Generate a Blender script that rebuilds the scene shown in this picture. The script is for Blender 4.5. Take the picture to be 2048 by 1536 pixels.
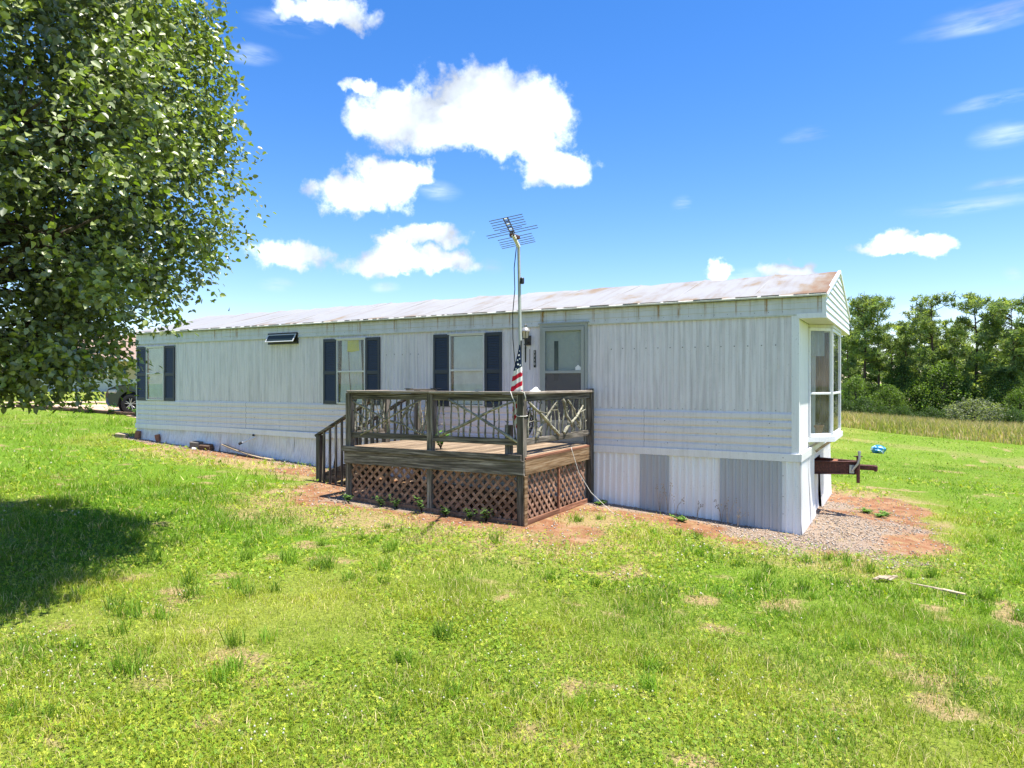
import bpy, bmesh, math, random
import numpy as np
from mathutils import Vector, Matrix

for o in list(bpy.data.objects):
    bpy.data.objects.remove(o)
SC = bpy.context.scene
COL = SC.collection
random.seed(7)
RNG = np.random.default_rng(11)

# ------------------------------------------------------------------ camera
FPX = 1405.0                                   # focal length in pixels of a 2048 px wide frame
CAM = np.array([1.395, -10.82, 2.19])
FWD = np.array([-0.49292405, 0.87007234])
RGT = np.array([0.87007234, 0.49292405])
cd = bpy.data.cameras.new('camera')
cd.sensor_width = 36.0
cd.lens = 36.0 * FPX / 2048.0
cd.shift_y = -2.0 / 2048.0
cd.clip_start = 0.05
cd.clip_end = 3000.0
cam = bpy.data.objects.new('camera', cd)
COL.objects.link(cam)
cam.location = CAM
cam.rotation_euler = Vector((FWD[0], FWD[1], 0)).to_track_quat('-Z', 'Y').to_euler()
SC.camera = cam

# ------------------------------------------------------------------ sun, sky, exposure
SUN = Vector((0.30, 0.05, 1.0)).normalized()
sl = bpy.data.lights.new('sun', 'SUN')
sl.energy = 3.7
sl.angle = math.radians(0.5)
sl.color = (1.0, 0.955, 0.87)
sun = bpy.data.objects.new('sun', sl)
COL.objects.link(sun)
sun.rotation_euler = SUN.to_track_quat('Z', 'Y').to_euler()
sun.location = (0, 0, 30)

vs = SC.view_settings
vs.view_transform = 'Standard'
vs.look = 'None'
vs.exposure = 1.45
vs.gamma = 1.0
vs.use_curve_mapping = False
SC.cycles.use_denoising = True
SC.cycles.max_bounces = 6
SC.cycles.diffuse_bounces = 3
SC.cycles.glossy_bounces = 2
SC.cycles.transmission_bounces = 4
SC.cycles.transparent_max_bounces = 8

W = bpy.data.worlds.new('World')
SC.world = W
W.use_nodes = True
W.cycles.sampling_method = 'MANUAL'
W.cycles.sample_map_resolution = 256
wt = W.node_tree
wt.nodes.clear()


class NT:
    """small helper round a node tree"""
    def __init__(s, t):
        s.t = t
    def n(s, typ, **kw):
        nd = s.t.nodes.new(typ)
        for k, v in kw.items():
            setattr(nd, k, v)
        return nd
    def l(s, a, b):
        s.t.links.new(a, b)
    def inp(s, sock, v):
        if hasattr(v, 'is_output') or isinstance(v, bpy.types.NodeSocket):
            s.t.links.new(v, sock)
        else:
            sock.default_value = v
    def math(s, op, a, b=0.0, c=0.0, clamp=False):
        m = s.n('ShaderNodeMath', operation=op, use_clamp=clamp)
        for i, v in enumerate((a, b, c)):
            s.inp(m.inputs[i], v)
        return m.outputs[0]
    def vmath(s, op, a, b=None, c=None):
        m = s.n('ShaderNodeVectorMath', operation=op)
        for i, v in enumerate((a, b, c)):
            if v is not None:
                s.inp(m.inputs[i], v)
        return m.outputs['Value'] if op in ('LENGTH', 'DISTANCE', 'DOT_PRODUCT') else m.outputs['Vector']
    def noise(s, vec, scale=1.0, detail=4.0, rough=0.55, col=False):
        m = s.n('ShaderNodeTexNoise')
        if vec is not None:
            s.l(vec, m.inputs['Vector'])
        m.inputs['Scale'].default_value = scale
        m.inputs['Detail'].default_value = detail
        m.inputs['Roughness'].default_value = rough
        return m.outputs['Color'] if col else m.outputs[0]
    def ramp(s, fac, stops, interp='LINEAR'):
        r = s.n('ShaderNodeValToRGB')
        r.color_ramp.interpolation = interp
        els = r.color_ramp.elements
        while len(els) < len(stops):
            els.new(0.5)
        for e, (p, c) in zip(els, stops):
            e.position = p
            e.color = c if len(c) == 4 else (*c, 1)
        s.inp(r.inputs[0], fac)
        return r.outputs[0]
    def range(s, v, a, b, c=0.0, d=1.0, smooth=False):
        m = s.n('ShaderNodeMapRange')
        if smooth:
            m.interpolation_type = 'SMOOTHSTEP'
        s.inp(m.inputs[0], v)
        for i, q in enumerate((a, b, c, d)):
            s.inp(m.inputs[i + 1], q)
        return m.outputs[0]
    def mix(s, f, a, b, mode='MIX'):
        m = s.n('ShaderNodeMix', data_type='RGBA', blend_type=mode)
        m.clamp_factor = True
        s.inp(m.inputs[0], f)
        for i, v in ((6, a), (7, b)):
            if isinstance(v, (tuple, list)) and len(v) == 3:
                v = (*v, 1)
            s.inp(m.inputs[i], v)
        return m.outputs[2]


w = NT(wt)
sky = w.n('ShaderNodeTexSky', sky_type='NISHITA')
sky.sun_disc = False
sky.sun_elevation = math.asin(SUN.z)
sky.sun_rotation = math.atan2(SUN.x, SUN.y)
sky.altitude = 250.0
sky.air_density = 1.0
sky.dust_density = 0.35
sky.ozone_density = 2.2
hs = w.n('ShaderNodeHueSaturation')
hs.inputs['Saturation'].default_value = 1.36
hs.inputs['Value'].default_value = 1.0
w.l(w.mix(1.0, sky.outputs[0], (1.0, .93, 1.0), 'MULTIPLY'), hs.inputs['Color'])

# cumulus clouds: soft lobes given by compass direction and elevation, broken up by noise
tc = w.n('ShaderNodeTexCoord')
sx = w.n('ShaderNodeSeparateXYZ')
w.l(tc.outputs['Generated'], sx.inputs[0])
az = w.math('ARCTAN2', sx.outputs[0], sx.outputs[1])
el = w.math('ARCSINE', sx.outputs[2])
P0 = w.n('ShaderNodeCombineXYZ')
w.l(az, P0.inputs[0]); w.l(el, P0.inputs[1])
n1 = w.noise(tc.outputs['Generated'], 26.0, 7.0, 0.58, col=True)
n2 = w.noise(tc.outputs['Generated'], 9.0, 3.0, 0.5, col=True)
wa = w.vmath('MULTIPLY_ADD', n1, (0.075, 0.055, 0), (-0.0375, -0.0275, 0))
wb = w.vmath('MULTIPLY_ADD', n2, (0.06, 0.035, 0), (-0.03, -0.0175, 0))
P = w.vmath('ADD', P0.outputs[0], w.vmath('ADD', wa, wb))


def sky_dir(u, v):
    """azimuth / elevation of the direction u right, v up of the view axis (tangents)"""
    d = np.array([FWD[0] + u * RGT[0], FWD[1] + u * RGT[1], v])
    d /= np.linalg.norm(d)
    return math.atan2(d[0], d[1]), math.asin(d[2])


def lobe(u, v, ru, rv):
    a0, e0 = sky_dir(u - ru, v)
    a1, e1 = sky_dir(u + ru, v)
    b0, f0 = sky_dir(u, v - rv)
    b1, f1 = sky_dir(u, v + rv)
    return ((a0 + a1) / 2, (f0 + f1) / 2, abs(a1 - a0) / 2, abs(f1 - f0) / 2)


LOBES = []
for (x, y, rx, ry, off) in [
        (800, 238, 92, 58, 0), (945, 200, 100, 66, 0), (1060, 225, 84, 66, 0), (880, 252, 140, 46, 0), (1010, 270, 84, 42, 0),
        (1065, 300, 40, 34, .1), (720, 178, 46, 20, .12),
        (695, 382, 66, 38, 0), (770, 358, 76, 44, 0), (832, 345, 38, 34, .1), (885, 380, 46, 16, .2), (1110, 336, 74, 36, 0),
        (815, 524, 132, 26, 0), (775, 508, 62, 34, 0), (885, 520, 62, 28, 0), (845, 468, 96, 26, .12), (770, 474, 50, 20, .18),
        (565, 512, 100, 32, .06), (645, 22, 112, 34, .14), (560, 45, 60, 20, .3), (500, 110, 50, 18, .4),
        (1788, 482, 46, 28, 0), (1872, 487, 58, 25, 0), (1830, 496, 96, 17, 0), (1602, 546, 56, 22, 0), (1432, 550, 34, 22, .16),
        (1500, 560, 60, 16, .3), (1350, 406, 18, 14, .22), (2000, 199, 90, 12, .3), (2015, 266, 60, 22, .32), (1600, 274, 44, 12, .42),
        (1960, 50, 130, 16, .42), (1990, 20, 120, 20, .42), (1950, 410, 130, 14, .42), (2020, 366, 60, 12, .34), (990, 531, 18, 12, .26),
        (2032, 550, 24, 14, .3), (1812, 622, 30, 14, .25), (1910, 628, 24, 12, .25), (780, 577, 26, 10, .35), (545, 570, 40, 12, .45)]:
    LOBES.append((*lobe((x - 1024) / FPX, (766 - y) / FPX, rx / FPX, ry / FPX), off))
rc = random.Random(5)
for k in range(13):                              # the same scattered cumulus over the rest of the sky
    a = rc.uniform(0.75, 4.75)
    a = (a + math.pi) % (2 * math.pi) - math.pi
    e = rc.uniform(0.12, 0.75)
    s = rc.uniform(0.06, 0.14)
    LOBES.append((a, e, s * 1.5, s * 0.5, 0))
    LOBES.append((a + s * rc.uniform(-.8, .8), e + s * 0.35, s * 0.7, s * 0.45, 0))
def lobe_min(items, vec):
    cur = None
    for (a, e, ra, re, off) in items:
        q = w.vmath('MULTIPLY_ADD', vec, (1 / ra, 1 / re, 0), (-a / ra, -e / re, 0))
        ln = w.vmath('LENGTH', q)
        if 0 < off < .2:
            ln = w.math('ADD', ln, off)
        cur = ln if cur is None else w.math('MINIMUM', cur, ln)
    return cur


cur = lobe_min([q for q in LOBES if q[4] < .2], P)
thin = lobe_min([(q[0], q[1], q[2] * 1.15, q[3] * 1.25, q[4]) for q in LOBES if q[4] >= .2], w.vmath('ADD', P0.outputs[0], w.vmath('MULTIPLY', wb, (1.0, .5, 0))))
nf = w.noise(tc.outputs['Generated'], 42.0, 7.0, 0.64)
edge_ = w.math('MULTIPLY_ADD', nf, 1.0, -0.5)
dens = w.range(w.math('ADD', cur, edge_), 1.28, 0.70, 0.0, 1.0, smooth=True)
wisp = w.noise(w.vmath('MULTIPLY', P0.outputs[0], (9, 55, 1)), 1.0, 5.0, 0.6)
tdens = w.math('MULTIPLY', w.range(thin, 1.25, 0.1, 0.0, 0.5, smooth=True), w.range(wisp, 0.36, 0.66, 0.0, 1.0))
dens = w.math('MAXIMUM', dens, tdens)
dens = w.math('MULTIPLY', dens, w.range(el, 0.0, 0.05))
n3 = w.noise(tc.outputs['Generated'], 14.0, 4.0, 0.5)
bright = w.math('ADD', w.range(n3, 0.38, 0.60, 0.26, 0.52), w.range(cur, 0.8, 0.2, 0.0, 0.12))
cc = w.n('ShaderNodeCombineColor')
w.l(w.math('MULTIPLY', bright, 10.6), cc.inputs[0])
w.l(w.math('MULTIPLY', bright, 11.8), cc.inputs[1])
w.l(w.math('MULTIPLY', bright, 13.6), cc.inputs[2])
skyc = w.mix(dens, hs.outputs[0], cc.outputs[0])
bg = w.n('ShaderNodeBackground')
bg.inputs['Strength'].default_value = 0.09
w.l(skyc, bg.inputs['Color'])
wo = w.n('ShaderNodeOutputWorld')
w.l(bg.outputs[0], wo.inputs[0])

# ------------------------------------------------------------------ noise / ground shape
def vnoise(x, y, seed=0):
    x = np.asarray(x, float); y = np.asarray(y, float)
    xi = np.floor(x).astype(np.int64); yi = np.floor(y).astype(np.int64)
    fx = x - xi; fy = y - yi
    fx = fx * fx * (3 - 2 * fx); fy = fy * fy * (3 - 2 * fy)
    def h(a, b):
        n = (a * 374761393 + b * 668265263 + seed * 982451653) & 0xFFFFFFFF
        n = ((n ^ (n >> 13)) * 1274126177) & 0xFFFFFFFF
        return ((n ^ (n >> 16)) & 0xFFFF) / 65535.0
    return (h(xi, yi) * (1 - fx) + h(xi + 1, yi) * fx) * (1 - fy) + (h(xi, yi + 1) * (1 - fx) + h(xi + 1, yi + 1) * fx) * fy


def fbm(x, y, seed=0, oct=4):
    s = 0; a = 0.5; t = 0
    for i in range(oct):
        s = s + a * vnoise(np.asarray(x) * 2 ** i, np.asarray(y) * 2 ** i, seed + i * 17)
        t += a; a *= 0.5
    return s / t


_gx = np.linspace(-80, 80, 3201)
_gz = np.interp(_gx, [-80, -60, -27, -15.6, -9, -6.4, -3.2, -1.1, 0, 2, 6, 12, 40, 80],
                [1.55, 1.5, 1.45, .79, .45, .34, .245, .11, .01, -.10, -.26, -.45, -1.2, -2.0])
_k = np.ones(31) / 31
_gs = np.convolve(np.pad(_gz, 15, 'edge'), _k, 'valid')


def smooth(a, b, x):
    t = np.clip((np.asarray(x, float) - a) / (b - a), 0, 1)
    return t * t * (3 - 2 * t)


def G(x, y):
    z = np.interp(x, _gx, _gs)
    drop = 0.030 * np.maximum(0, np.asarray(y, float) - 6.0) * smooth(-18, -4, x)
    bump = 0.05 * (fbm(np.asarray(x) * .35, np.asarray(y) * .35, 3, 2) - .5) * smooth(0.2, 2.0, sdf(x, y))
    return z - drop + bump


def rect_sdf(x, y, x0, x1, y0, y1):
    dx = np.maximum(x0 - x, x - x1); dy = np.maximum(y0 - y, y - y1)
    return np.hypot(np.maximum(dx, 0), np.maximum(dy, 0)) + np.minimum(np.maximum(dx, dy), 0)


HX0, HX1, HW = -15.65, 0.0, 4.27                 # the home: long wall on y = 0
DX0, DX1, DY = -6.40, -3.18, -2.43               # the deck


def sdf(x, y):
    x = np.asarray(x, float); y = np.asarray(y, float)
    return np.minimum(rect_sdf(x, y, HX0, HX1, 0, HW), rect_sdf(x, y, DX0, DX1, DY, 0))


def bare(x, y):
    """0 grass .. 1 bare red clay round the home, deck and hitch"""
    x = np.asarray(x, float); y = np.asarray(y, float)
    n = fbm(x * .9, y * .9, 21, 4) - .5
    wdt = np.interp(x, [-16, -12, -9, -6, -3.2, -1, 0, 4], [.55, .8, 1.5, 1.25, 1.15, 1.0, .8, .8])
    b = smooth(1.0, .15, sdf(x, y) / wdt + n * 1.9) * (.72 + .56 * np.clip(fbm(x * 2.3, y * 2.3, 24, 3) - .1, 0, .5))
    e = np.hypot((x - .25) / 1.75, (y - 1.9) / 3.4)
    b = np.maximum(b, smooth(1.12, .62, e + n * .95) * (x > -3) * (.70 + .6 * np.clip(fbm(x * 2.3, y * 2.3, 24, 3) - .1, 0, .5)))
    return b


def gravel(x, y):
    x = np.asarray(x, float); y = np.asarray(y, float)
    n = fbm(x * 1.3, y * 1.3, 41, 3) - .5
    e = np.hypot((x - .35) / 1.35, (y - 1.1) / 2.7)
    a = smooth(1.12, .45, e + n * 1.5) * (x > -1.4) * .85
    b = smooth(.55, .12, rect_sdf(x, y, HX0, HX1, 0, HW) + n * .5) * (y < .3)
    c = smooth(.5, .1, rect_sdf(x, y, DX0, DX1, DY, 0) + n * .9) * (x < -4.6) * .8
    return np.maximum(np.maximum(a, b), c)


def dry(x, y):
    """0 green .. 1 straw coloured thin turf"""
    x = np.asarray(x, float); y = np.asarray(y, float)
    n = fbm(x * .8 + 7, y * .8, 61, 4)
    m = fbm(x * 3.1, y * 3.1, 71, 4)
    d = .75 * smooth(.56, .76, n * .30 + m * .70 + .05 * smooth(-6, 1, x) * smooth(-2, -6, y))
    # dry halo outside the bare clay
    d = np.maximum(d, .8 * smooth(2.6, .6, sdf(x, y) + (m - .5) * 2.2) * (x < 3) * (x > -14))
    band = np.abs(y - (26 - 1.45 * x) + (n - .5) * 6)
    d = np.maximum(d, .42 * smooth(4.5, 1.0, band + 5 * (fbm(x * .5, y * .5, 77, 4) - .5)) * (y > 8))
    return d


def lush_at(x, y):
    """0 thin yellowish turf .. 1 deep green thick grass"""
    x = np.asarray(x, float); y = np.asarray(y, float)
    q = 1.6 * (fbm(x * .7, y * .7, 111, 3) - .5)
    a = smooth(-3.2, -5.2, x + q) * smooth(-7.2, -4.6, y + q) * smooth(1.0, 2.0, sdf(x, y) + q) * smooth(-30, -16, x)
    b = .7 * smooth(-1.6, .2, x + q) * smooth(-5.2, -3.2, y + q) * smooth(1.6, 2.6, sdf(x, y))
    return np.maximum(a, b)


def road(x, y):
    """sandy driveway at the left"""
    x = np.asarray(x, float); y = np.asarray(y, float)
    c = -27.2 + .30 * (y - 0)
    n = fbm(x * .8, y * .8, 91, 3) - .5
    d = np.abs(x - c) - 1.55 + n * .9
    r = smooth(.5, -.2, d)
    strip = smooth(.55, .15, np.abs(x - c) + n * .6)
    r = r * (1 - .75 * strip)
    p = rect_sdf(x, y, -24.5, -17.5, 3.0, 9.5) + n * 1.2
    return np.maximum(r, smooth(.5, -.3, p))

# ------------------------------------------------------------------ object helpers
def tag(o, label=None, cat=None, group=None, kind=None):
    if label: o['label'] = label
    if cat: o['category'] = cat
    if group: o['group'] = group
    if kind: o['kind'] = kind
    return o


def empty(name, loc, label=None, cat=None, group=None):
    o = bpy.data.objects.new(name, None)
    o.empty_display_size = 0.2
    COL.objects.link(o)
    o.location = loc
    return tag(o, label, cat, group)


def link(name, me, m=None, parent=None, loc=None, rot=None, scale=None):
    """object from mesh data; coordinates are world coordinates whatever the parent"""
    o = bpy.data.objects.new(name, me)
    COL.objects.link(o)
    if m is not None and not me.materials:
        me.materials.append(m)
    if loc is not None: o.location = loc
    if rot is not None: o.rotation_euler = rot
    if scale is not None: o.scale = scale
    if parent is not None:
        o.parent = parent
        pm = world_of(parent)
        o.matrix_parent_inverse = pm.inverted()
    return o


def world_of(o):
    m = Matrix.LocRotScale(o.location, o.rotation_euler, o.scale)
    if o.parent is not None:
        m = world_of(o.parent) @ o.matrix_parent_inverse @ m
    return m


def copy_tree(o, parent=None):
    c = o.copy()
    COL.objects.link(c)
    if parent is not None:
        c.parent = parent
    for ch in list(o.children):
        copy_tree(ch, c)
    return c


def basis(d, up=(0, 0, 1)):
    d = np.asarray(d, float); d = d / np.linalg.norm(d)
    u = np.asarray(up, float)
    if abs(d @ u) > .95: u = np.array([1., 0, 0])
    a = np.cross(u, d); a /= np.linalg.norm(a)
    b = np.cross(d, a)
    return a, b, d


class MB:
    def __init__(s):
        s.v = []; s.f = []; s.mi = []; s.cur = 0
    def add(s, vs, fs):
        n = len(s.v)
        s.v += [tuple(map(float, p)) for p in vs]
        s.f += [tuple(i + n for i in f) for f in fs]
        s.mi += [s.cur] * len(fs)
        return s
    def box(s, x0, x1, y0, y1, z0, z1):
        if x0 > x1: x0, x1 = x1, x0
        if y0 > y1: y0, y1 = y1, y0
        if z0 > z1: z0, z1 = z1, z0
        return s.add([(x0, y0, z0), (x1, y0, z0), (x1, y1, z0), (x0, y1, z0), (x0, y0, z1), (x1, y0, z1), (x1, y1, z1), (x0, y1, z1)],
                     [(0, 3, 2, 1), (4, 5, 6, 7), (0, 1, 5, 4), (1, 2, 6, 5), (2, 3, 7, 6), (3, 0, 4, 7)])
    def bev(s, cx, cy, cz, sx, sy, sz, c=.004, M=None):
        """chamfered box given centre and full sizes, optional 3x3 matrix of axes (rows)"""
        h = np.array([sx, sy, sz]) / 2
        c = min(c, h.min() * .6)
        vs = []; idx = {}
        for ix in (-1, 1):
            for iy in (-1, 1):
                for iz in (-1, 1):
                    sg = np.array([ix, iy, iz])
                    for a in range(3):
                        p = h - c; p = p.copy(); p[a] = h[a]
                        idx[(ix, iy, iz, a)] = len(vs)
                        vs.append(p * sg)
        fs = []
        for a in range(3):
            b, d = (a + 1) % 3, (a + 2) % 3
            for sg in (-1, 1):
                q = []
                for (u, v) in ((-1, -1), (1, -1), (1, 1), (-1, 1)):
                    k = [0, 0, 0]; k[a] = sg; k[b] = u; k[d] = v
                    q.append(idx[(*k, a)])
                fs.append(tuple(q if sg > 0 else q[::-1]))
                for s2 in (-1, 1):            # edge between face a and face b
                    e = []
                    for v in (-1, 1):
                        k = [0, 0, 0]; k[a] = sg; k[b] = s2; k[d] = v
                        e.append((idx[(*k, a)], idx[(*k, b)]))
                    quad = (e[0][0], e[0][1], e[1][1], e[1][0])
                    fs.append(quad if sg * s2 < 0 else quad[::-1])
        for ix in (-1, 1):
            for iy in (-1, 1):
                for iz in (-1, 1):
                    t = (idx[(ix, iy, iz, 0)], idx[(ix, iy, iz, 1)], idx[(ix, iy, iz, 2)])
                    fs.append(t if ix * iy * iz > 0 else t[::-1])
        vs = np.array(vs)
        if M is not None: vs = vs @ np.asarray(M)
        return s.add(vs + np.array([cx, cy, cz]), fs)
    def bar(s, p0, p1, wd, ht, up=(0, 0, 1), c=.004):
        p0 = np.asarray(p0, float); p1 = np.asarray(p1, float)
        a, b, d = basis(p1 - p0, up)
        m = (p0 + p1) / 2
        return s.bev(*m, wd, ht, np.linalg.norm(p1 - p0), c, np.array([a, b, d]))
    def tube(s, pts, r, n=8, cap=True):
        pts = [np.asarray(p, float) for p in pts]
        rs = r if isinstance(r, (list, tuple, np.ndarray)) else [r] * len(pts)
        vs = []; fs = []
        a = None
        for i, p in enumerate(pts):
            d = pts[min(i + 1, len(pts) - 1)] - pts[max(i - 1, 0)]
            d = d / (np.linalg.norm(d) + 1e-12)
            if a is None:
                a, b, _ = basis(d)
            else:
                a = a - (a @ d) * d; a /= (np.linalg.norm(a) + 1e-12)
                b = np.cross(d, a)
            for k in range(n):
                t = 2 * math.pi * k / n
                vs.append(p + rs[i] * (math.cos(t) * a + math.sin(t) * b))
        for i in range(len(pts) - 1):
            for k in range(n):
                k2 = (k + 1) % n
                fs.append((i * n + k, i * n + k2, (i + 1) * n + k2, (i + 1) * n + k))
        if cap:
            fs.append(tuple(range(n))[::-1])
            fs.append(tuple((len(pts) - 1) * n + k for k in range(n)))
        return s.add(vs, fs)
    def prism(s, poly, axis, a0, a1):
        """extrude a 2D polygon along an axis ('x','y','z')"""
        n = len(poly)
        def P(p, a):
            return {'x': (a, p[0], p[1]), 'y': (p[0], a, p[1]), 'z': (p[0], p[1], a)}[axis]
        vs = [P(p, a0) for p in poly] + [P(p, a1) for p in poly]
        fs = [tuple(range(n))[::-1], tuple(range(n, 2 * n))] + [(i, (i + 1) % n, n + (i + 1) % n, n + i) for i in range(n)]
        return s.add(vs, fs)
    def lathe(s, prof, cx=0, cy=0, cz=0, n=20, axis='z'):
        vs = []; fs = []
        for (r, h) in prof:
            for k in range(n):
                t = 2 * math.pi * k / n
                c, q = r * math.cos(t), r * math.sin(t)
                vs.append({'z': (cx + c, cy + q, cz + h), 'y': (cx + c, cy + h, cz + q), 'x': (cx + h, cy + c, cz + q)}[axis])
        for i in range(len(prof) - 1):
            for k in range(n):
                k2 = (k + 1) % n
                fs.append((i * n + k, i * n + k2, (i + 1) * n + k2, (i + 1) * n + k))
        return s.add(vs, fs)
    def mesh(s, name):
        me = bpy.data.meshes.new(name)
        me.from_pydata(s.v, [], s.f)
        if any(s.mi):
            me.polygons.foreach_set('material_index', s.mi)
        bm = bmesh.new(); bm.from_mesh(me)
        bmesh.ops.recalc_face_normals(bm, faces=bm.faces)
        bm.to_mesh(me); bm.free()
        return me
    def build(s, name, m, parent=None, smooth=False, label=None):
        me = s.mesh(name)
        if isinstance(m, (list, tuple)):
            for q in m: me.materials.append(q)
            m = None
        if smooth:
            me.polygons.foreach_set('use_smooth', [True] * len(me.polygons))
            if smooth != 'all':
                me.set_sharp_from_angle(angle=math.radians(40))
        o = link(name, me, m, parent)
        if label: o['label'] = label
        return o


def big_mesh(name, V, T, mat, col=None, Q=None, smooth=False):
    """V (n,3), T (m,3) triangles and/or Q (k,4) quads, col (n,3|4) point colours"""
    me = bpy.data.meshes.new(name)
    me.vertices.add(len(V))
    me.vertices.foreach_set('co', np.ascontiguousarray(V, np.float32).ravel())
    parts = []; starts = []; pos = 0
    if T is not None and len(T):
        parts.append(np.asarray(T, np.int32).ravel()); starts.append(pos + 3 * np.arange(len(T))); pos += 3 * len(T)
    if Q is not None and len(Q):
        parts.append(np.asarray(Q, np.int32).ravel()); starts.append(pos + 4 * np.arange(len(Q))); pos += 4 * len(Q)
    li = np.concatenate(parts); ls = np.concatenate(starts)
    me.loops.add(len(li)); me.loops.foreach_set('vertex_index', li)
    me.polygons.add(len(ls)); me.polygons.foreach_set('loop_start', ls.astype(np.int32))
    if smooth:
        me.polygons.foreach_set('use_smooth', np.ones(len(ls), bool))
    me.update(calc_edges=True)
    if col is not None:
        c = np.ones((len(V), 4), np.float32); c[:, :col.shape[1]] = col
        a = me.color_attributes.new('col', 'FLOAT_COLOR', 'POINT')
        a.data.foreach_set('color', c.ravel())
    me.materials.append(mat)
    return me


# ------------------------------------------------------------------ materials
MATS = {}


def new_mat(name):
    m = bpy.data.materials.new(name)
    m.use_nodes = True
    t = NT(m.node_tree)
    b = m.node_tree.nodes['Principled BSDF']
    MATS[name] = m
    return m, t, b


def pos(t):
    return t.n('ShaderNodeNewGeometry').outputs['Position']


def scaled(t, v, s):
    return t.vmath('MULTIPLY', v, s)


def bump(t, b, h, strength=.3, dist=.01):
    n = t.n('ShaderNodeBump')
    n.inputs['Strength'].default_value = strength
    n.inputs['Distance'].default_value = dist
    t.l(h, n.inputs['Height'])
    t.l(n.outputs[0], b.inputs['Normal'])


def plain(name, col, rough=.6, metal=0.0, spec=.5, var=.12, scale=30.0):
    m, t, b = new_mat(name)
    n = t.noise(pos(t), scale, 4)
    c = t.mix(n, tuple(q * (1 - var) for q in col), tuple(min(1, q * (1 + var)) for q in col))
    t.l(c, b.inputs['Base Color'])
    b.inputs['Roughness'].default_value = rough
    b.inputs['Metallic'].default_value = metal
    b.inputs['Specular IOR Level'].default_value = spec
    return m


def siding(name, col, stain=(.33, .34, .27), amount=.5, rough=.45, vert=True):
    """painted metal siding with run-off streaks"""
    m, t, b = new_mat(name)
    p = pos(t)
    s1 = t.noise(scaled(t, p, (7, 7, .35) if vert else (.9, .9, 14)), 1.0, 5, .6)
    s2 = t.noise(scaled(t, p, (28, 28, 1.2)), 1.0, 4, .6)
    s3 = t.noise(p, 2.1, 5, .6)
    f = t.math('MULTIPLY', t.range(s1, .46, .78), t.range(s3, .35, .75))
    c = t.mix(t.math('MULTIPLY', f, amount), col, stain)
    c = t.mix(t.math('MULTIPLY', t.range(s2, .46, .72), .42 * amount * 2, clamp=True), c, tuple(q * .66 for q in col))
    dirt = t.math('MULTIPLY', t.range(t.noise(p, 55, 3), .63, .72), .35)
    c = t.mix(dirt, c, (.22, .21, .17))
    t.l(c, b.inputs['Base Color'])
    b.inputs['Roughness'].default_value = rough
    b.inputs['Specular IOR Level'].default_value = .35
    bump(t, b, t.noise(p, 3.0, 3), .12, .03)
    return m


def wood(name, axis, dark, mid, light, moss=(.09, .10, .045), mossy=.3, rough=.85):
    m, t, b = new_mat(name)
    p = pos(t)
    oi = t.n('ShaderNodeObjectInfo')
    rnd = t.n('ShaderNodeCombineXYZ')
    t.l(t.math('MULTIPLY', oi.outputs['Random'], 37.0), rnd.inputs[0])
    t.l(t.math('MULTIPLY', oi.outputs['Random'], 91.0), rnd.inputs[1])
    p = t.vmath('ADD', p, rnd.outputs[0])
    sc = {'x': (2.2, 45, 45), 'y': (45, 2.2, 45), 'z': (45, 45, 2.2), 'n': (22, 22, 22)}[axis]
    g1 = t.noise(scaled(t, p, sc), 1.0, 6, .62)
    g2 = t.noise(scaled(t, p, tuple(q * .22 for q in sc)), 1.0, 4, .6)
    c = t.ramp(g1, [(.33, dark), (.48, mid), (.66, light)])
    c = t.mix(t.math('MULTIPLY', t.range(g2, .44, .62), .7), c, tuple(q * .38 for q in mid))
    mo = t.math('MULTIPLY', t.range(t.noise(p, 7.0, 5, .65), .55, .72), mossy)
    c = t.mix(mo, c, moss)
    hv = t.n('ShaderNodeHueSaturation')
    t.l(c, hv.inputs['Color'])
    t.l(t.range(oi.outputs['Random'], 0, 1, .78, 1.2), hv.inputs['Value'])
    t.l(hv.outputs[0], b.inputs['Base Color'])
    b.inputs['Roughness'].default_value = rough
    b.inputs['Specular IOR Level'].default_value = .2
    bump(t, b, g1, .5, .006)
    return m


def foliage(name, rough=.5, spec=.3, trans=.3, tcol=(1.25, 1.5, .55)):
    """leaf material, colour from the mesh"""
    m, t, b = new_mat(name)
    a = t.n('ShaderNodeAttribute', attribute_name='col')
    t.l(a.outputs['Color'], b.inputs['Base Color'])
    b.inputs['Roughness'].default_value = rough
    b.inputs['Specular IOR Level'].default_value = spec
    tr = t.n('ShaderNodeBsdfTranslucent')
    t.l(t.mix(1.0, a.outputs['Color'], (*tcol, 1), 'MULTIPLY'), tr.inputs[0])
    mx = t.n('ShaderNodeMixShader')
    mx.inputs[0].default_value = trans
    t.l(b.outputs[0], mx.inputs[1]); t.l(tr.outputs[0], mx.inputs[2])
    out = m.node_tree.nodes['Material Output']
    t.l(mx.outputs[0], out.inputs['Surface'])
    return m


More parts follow.
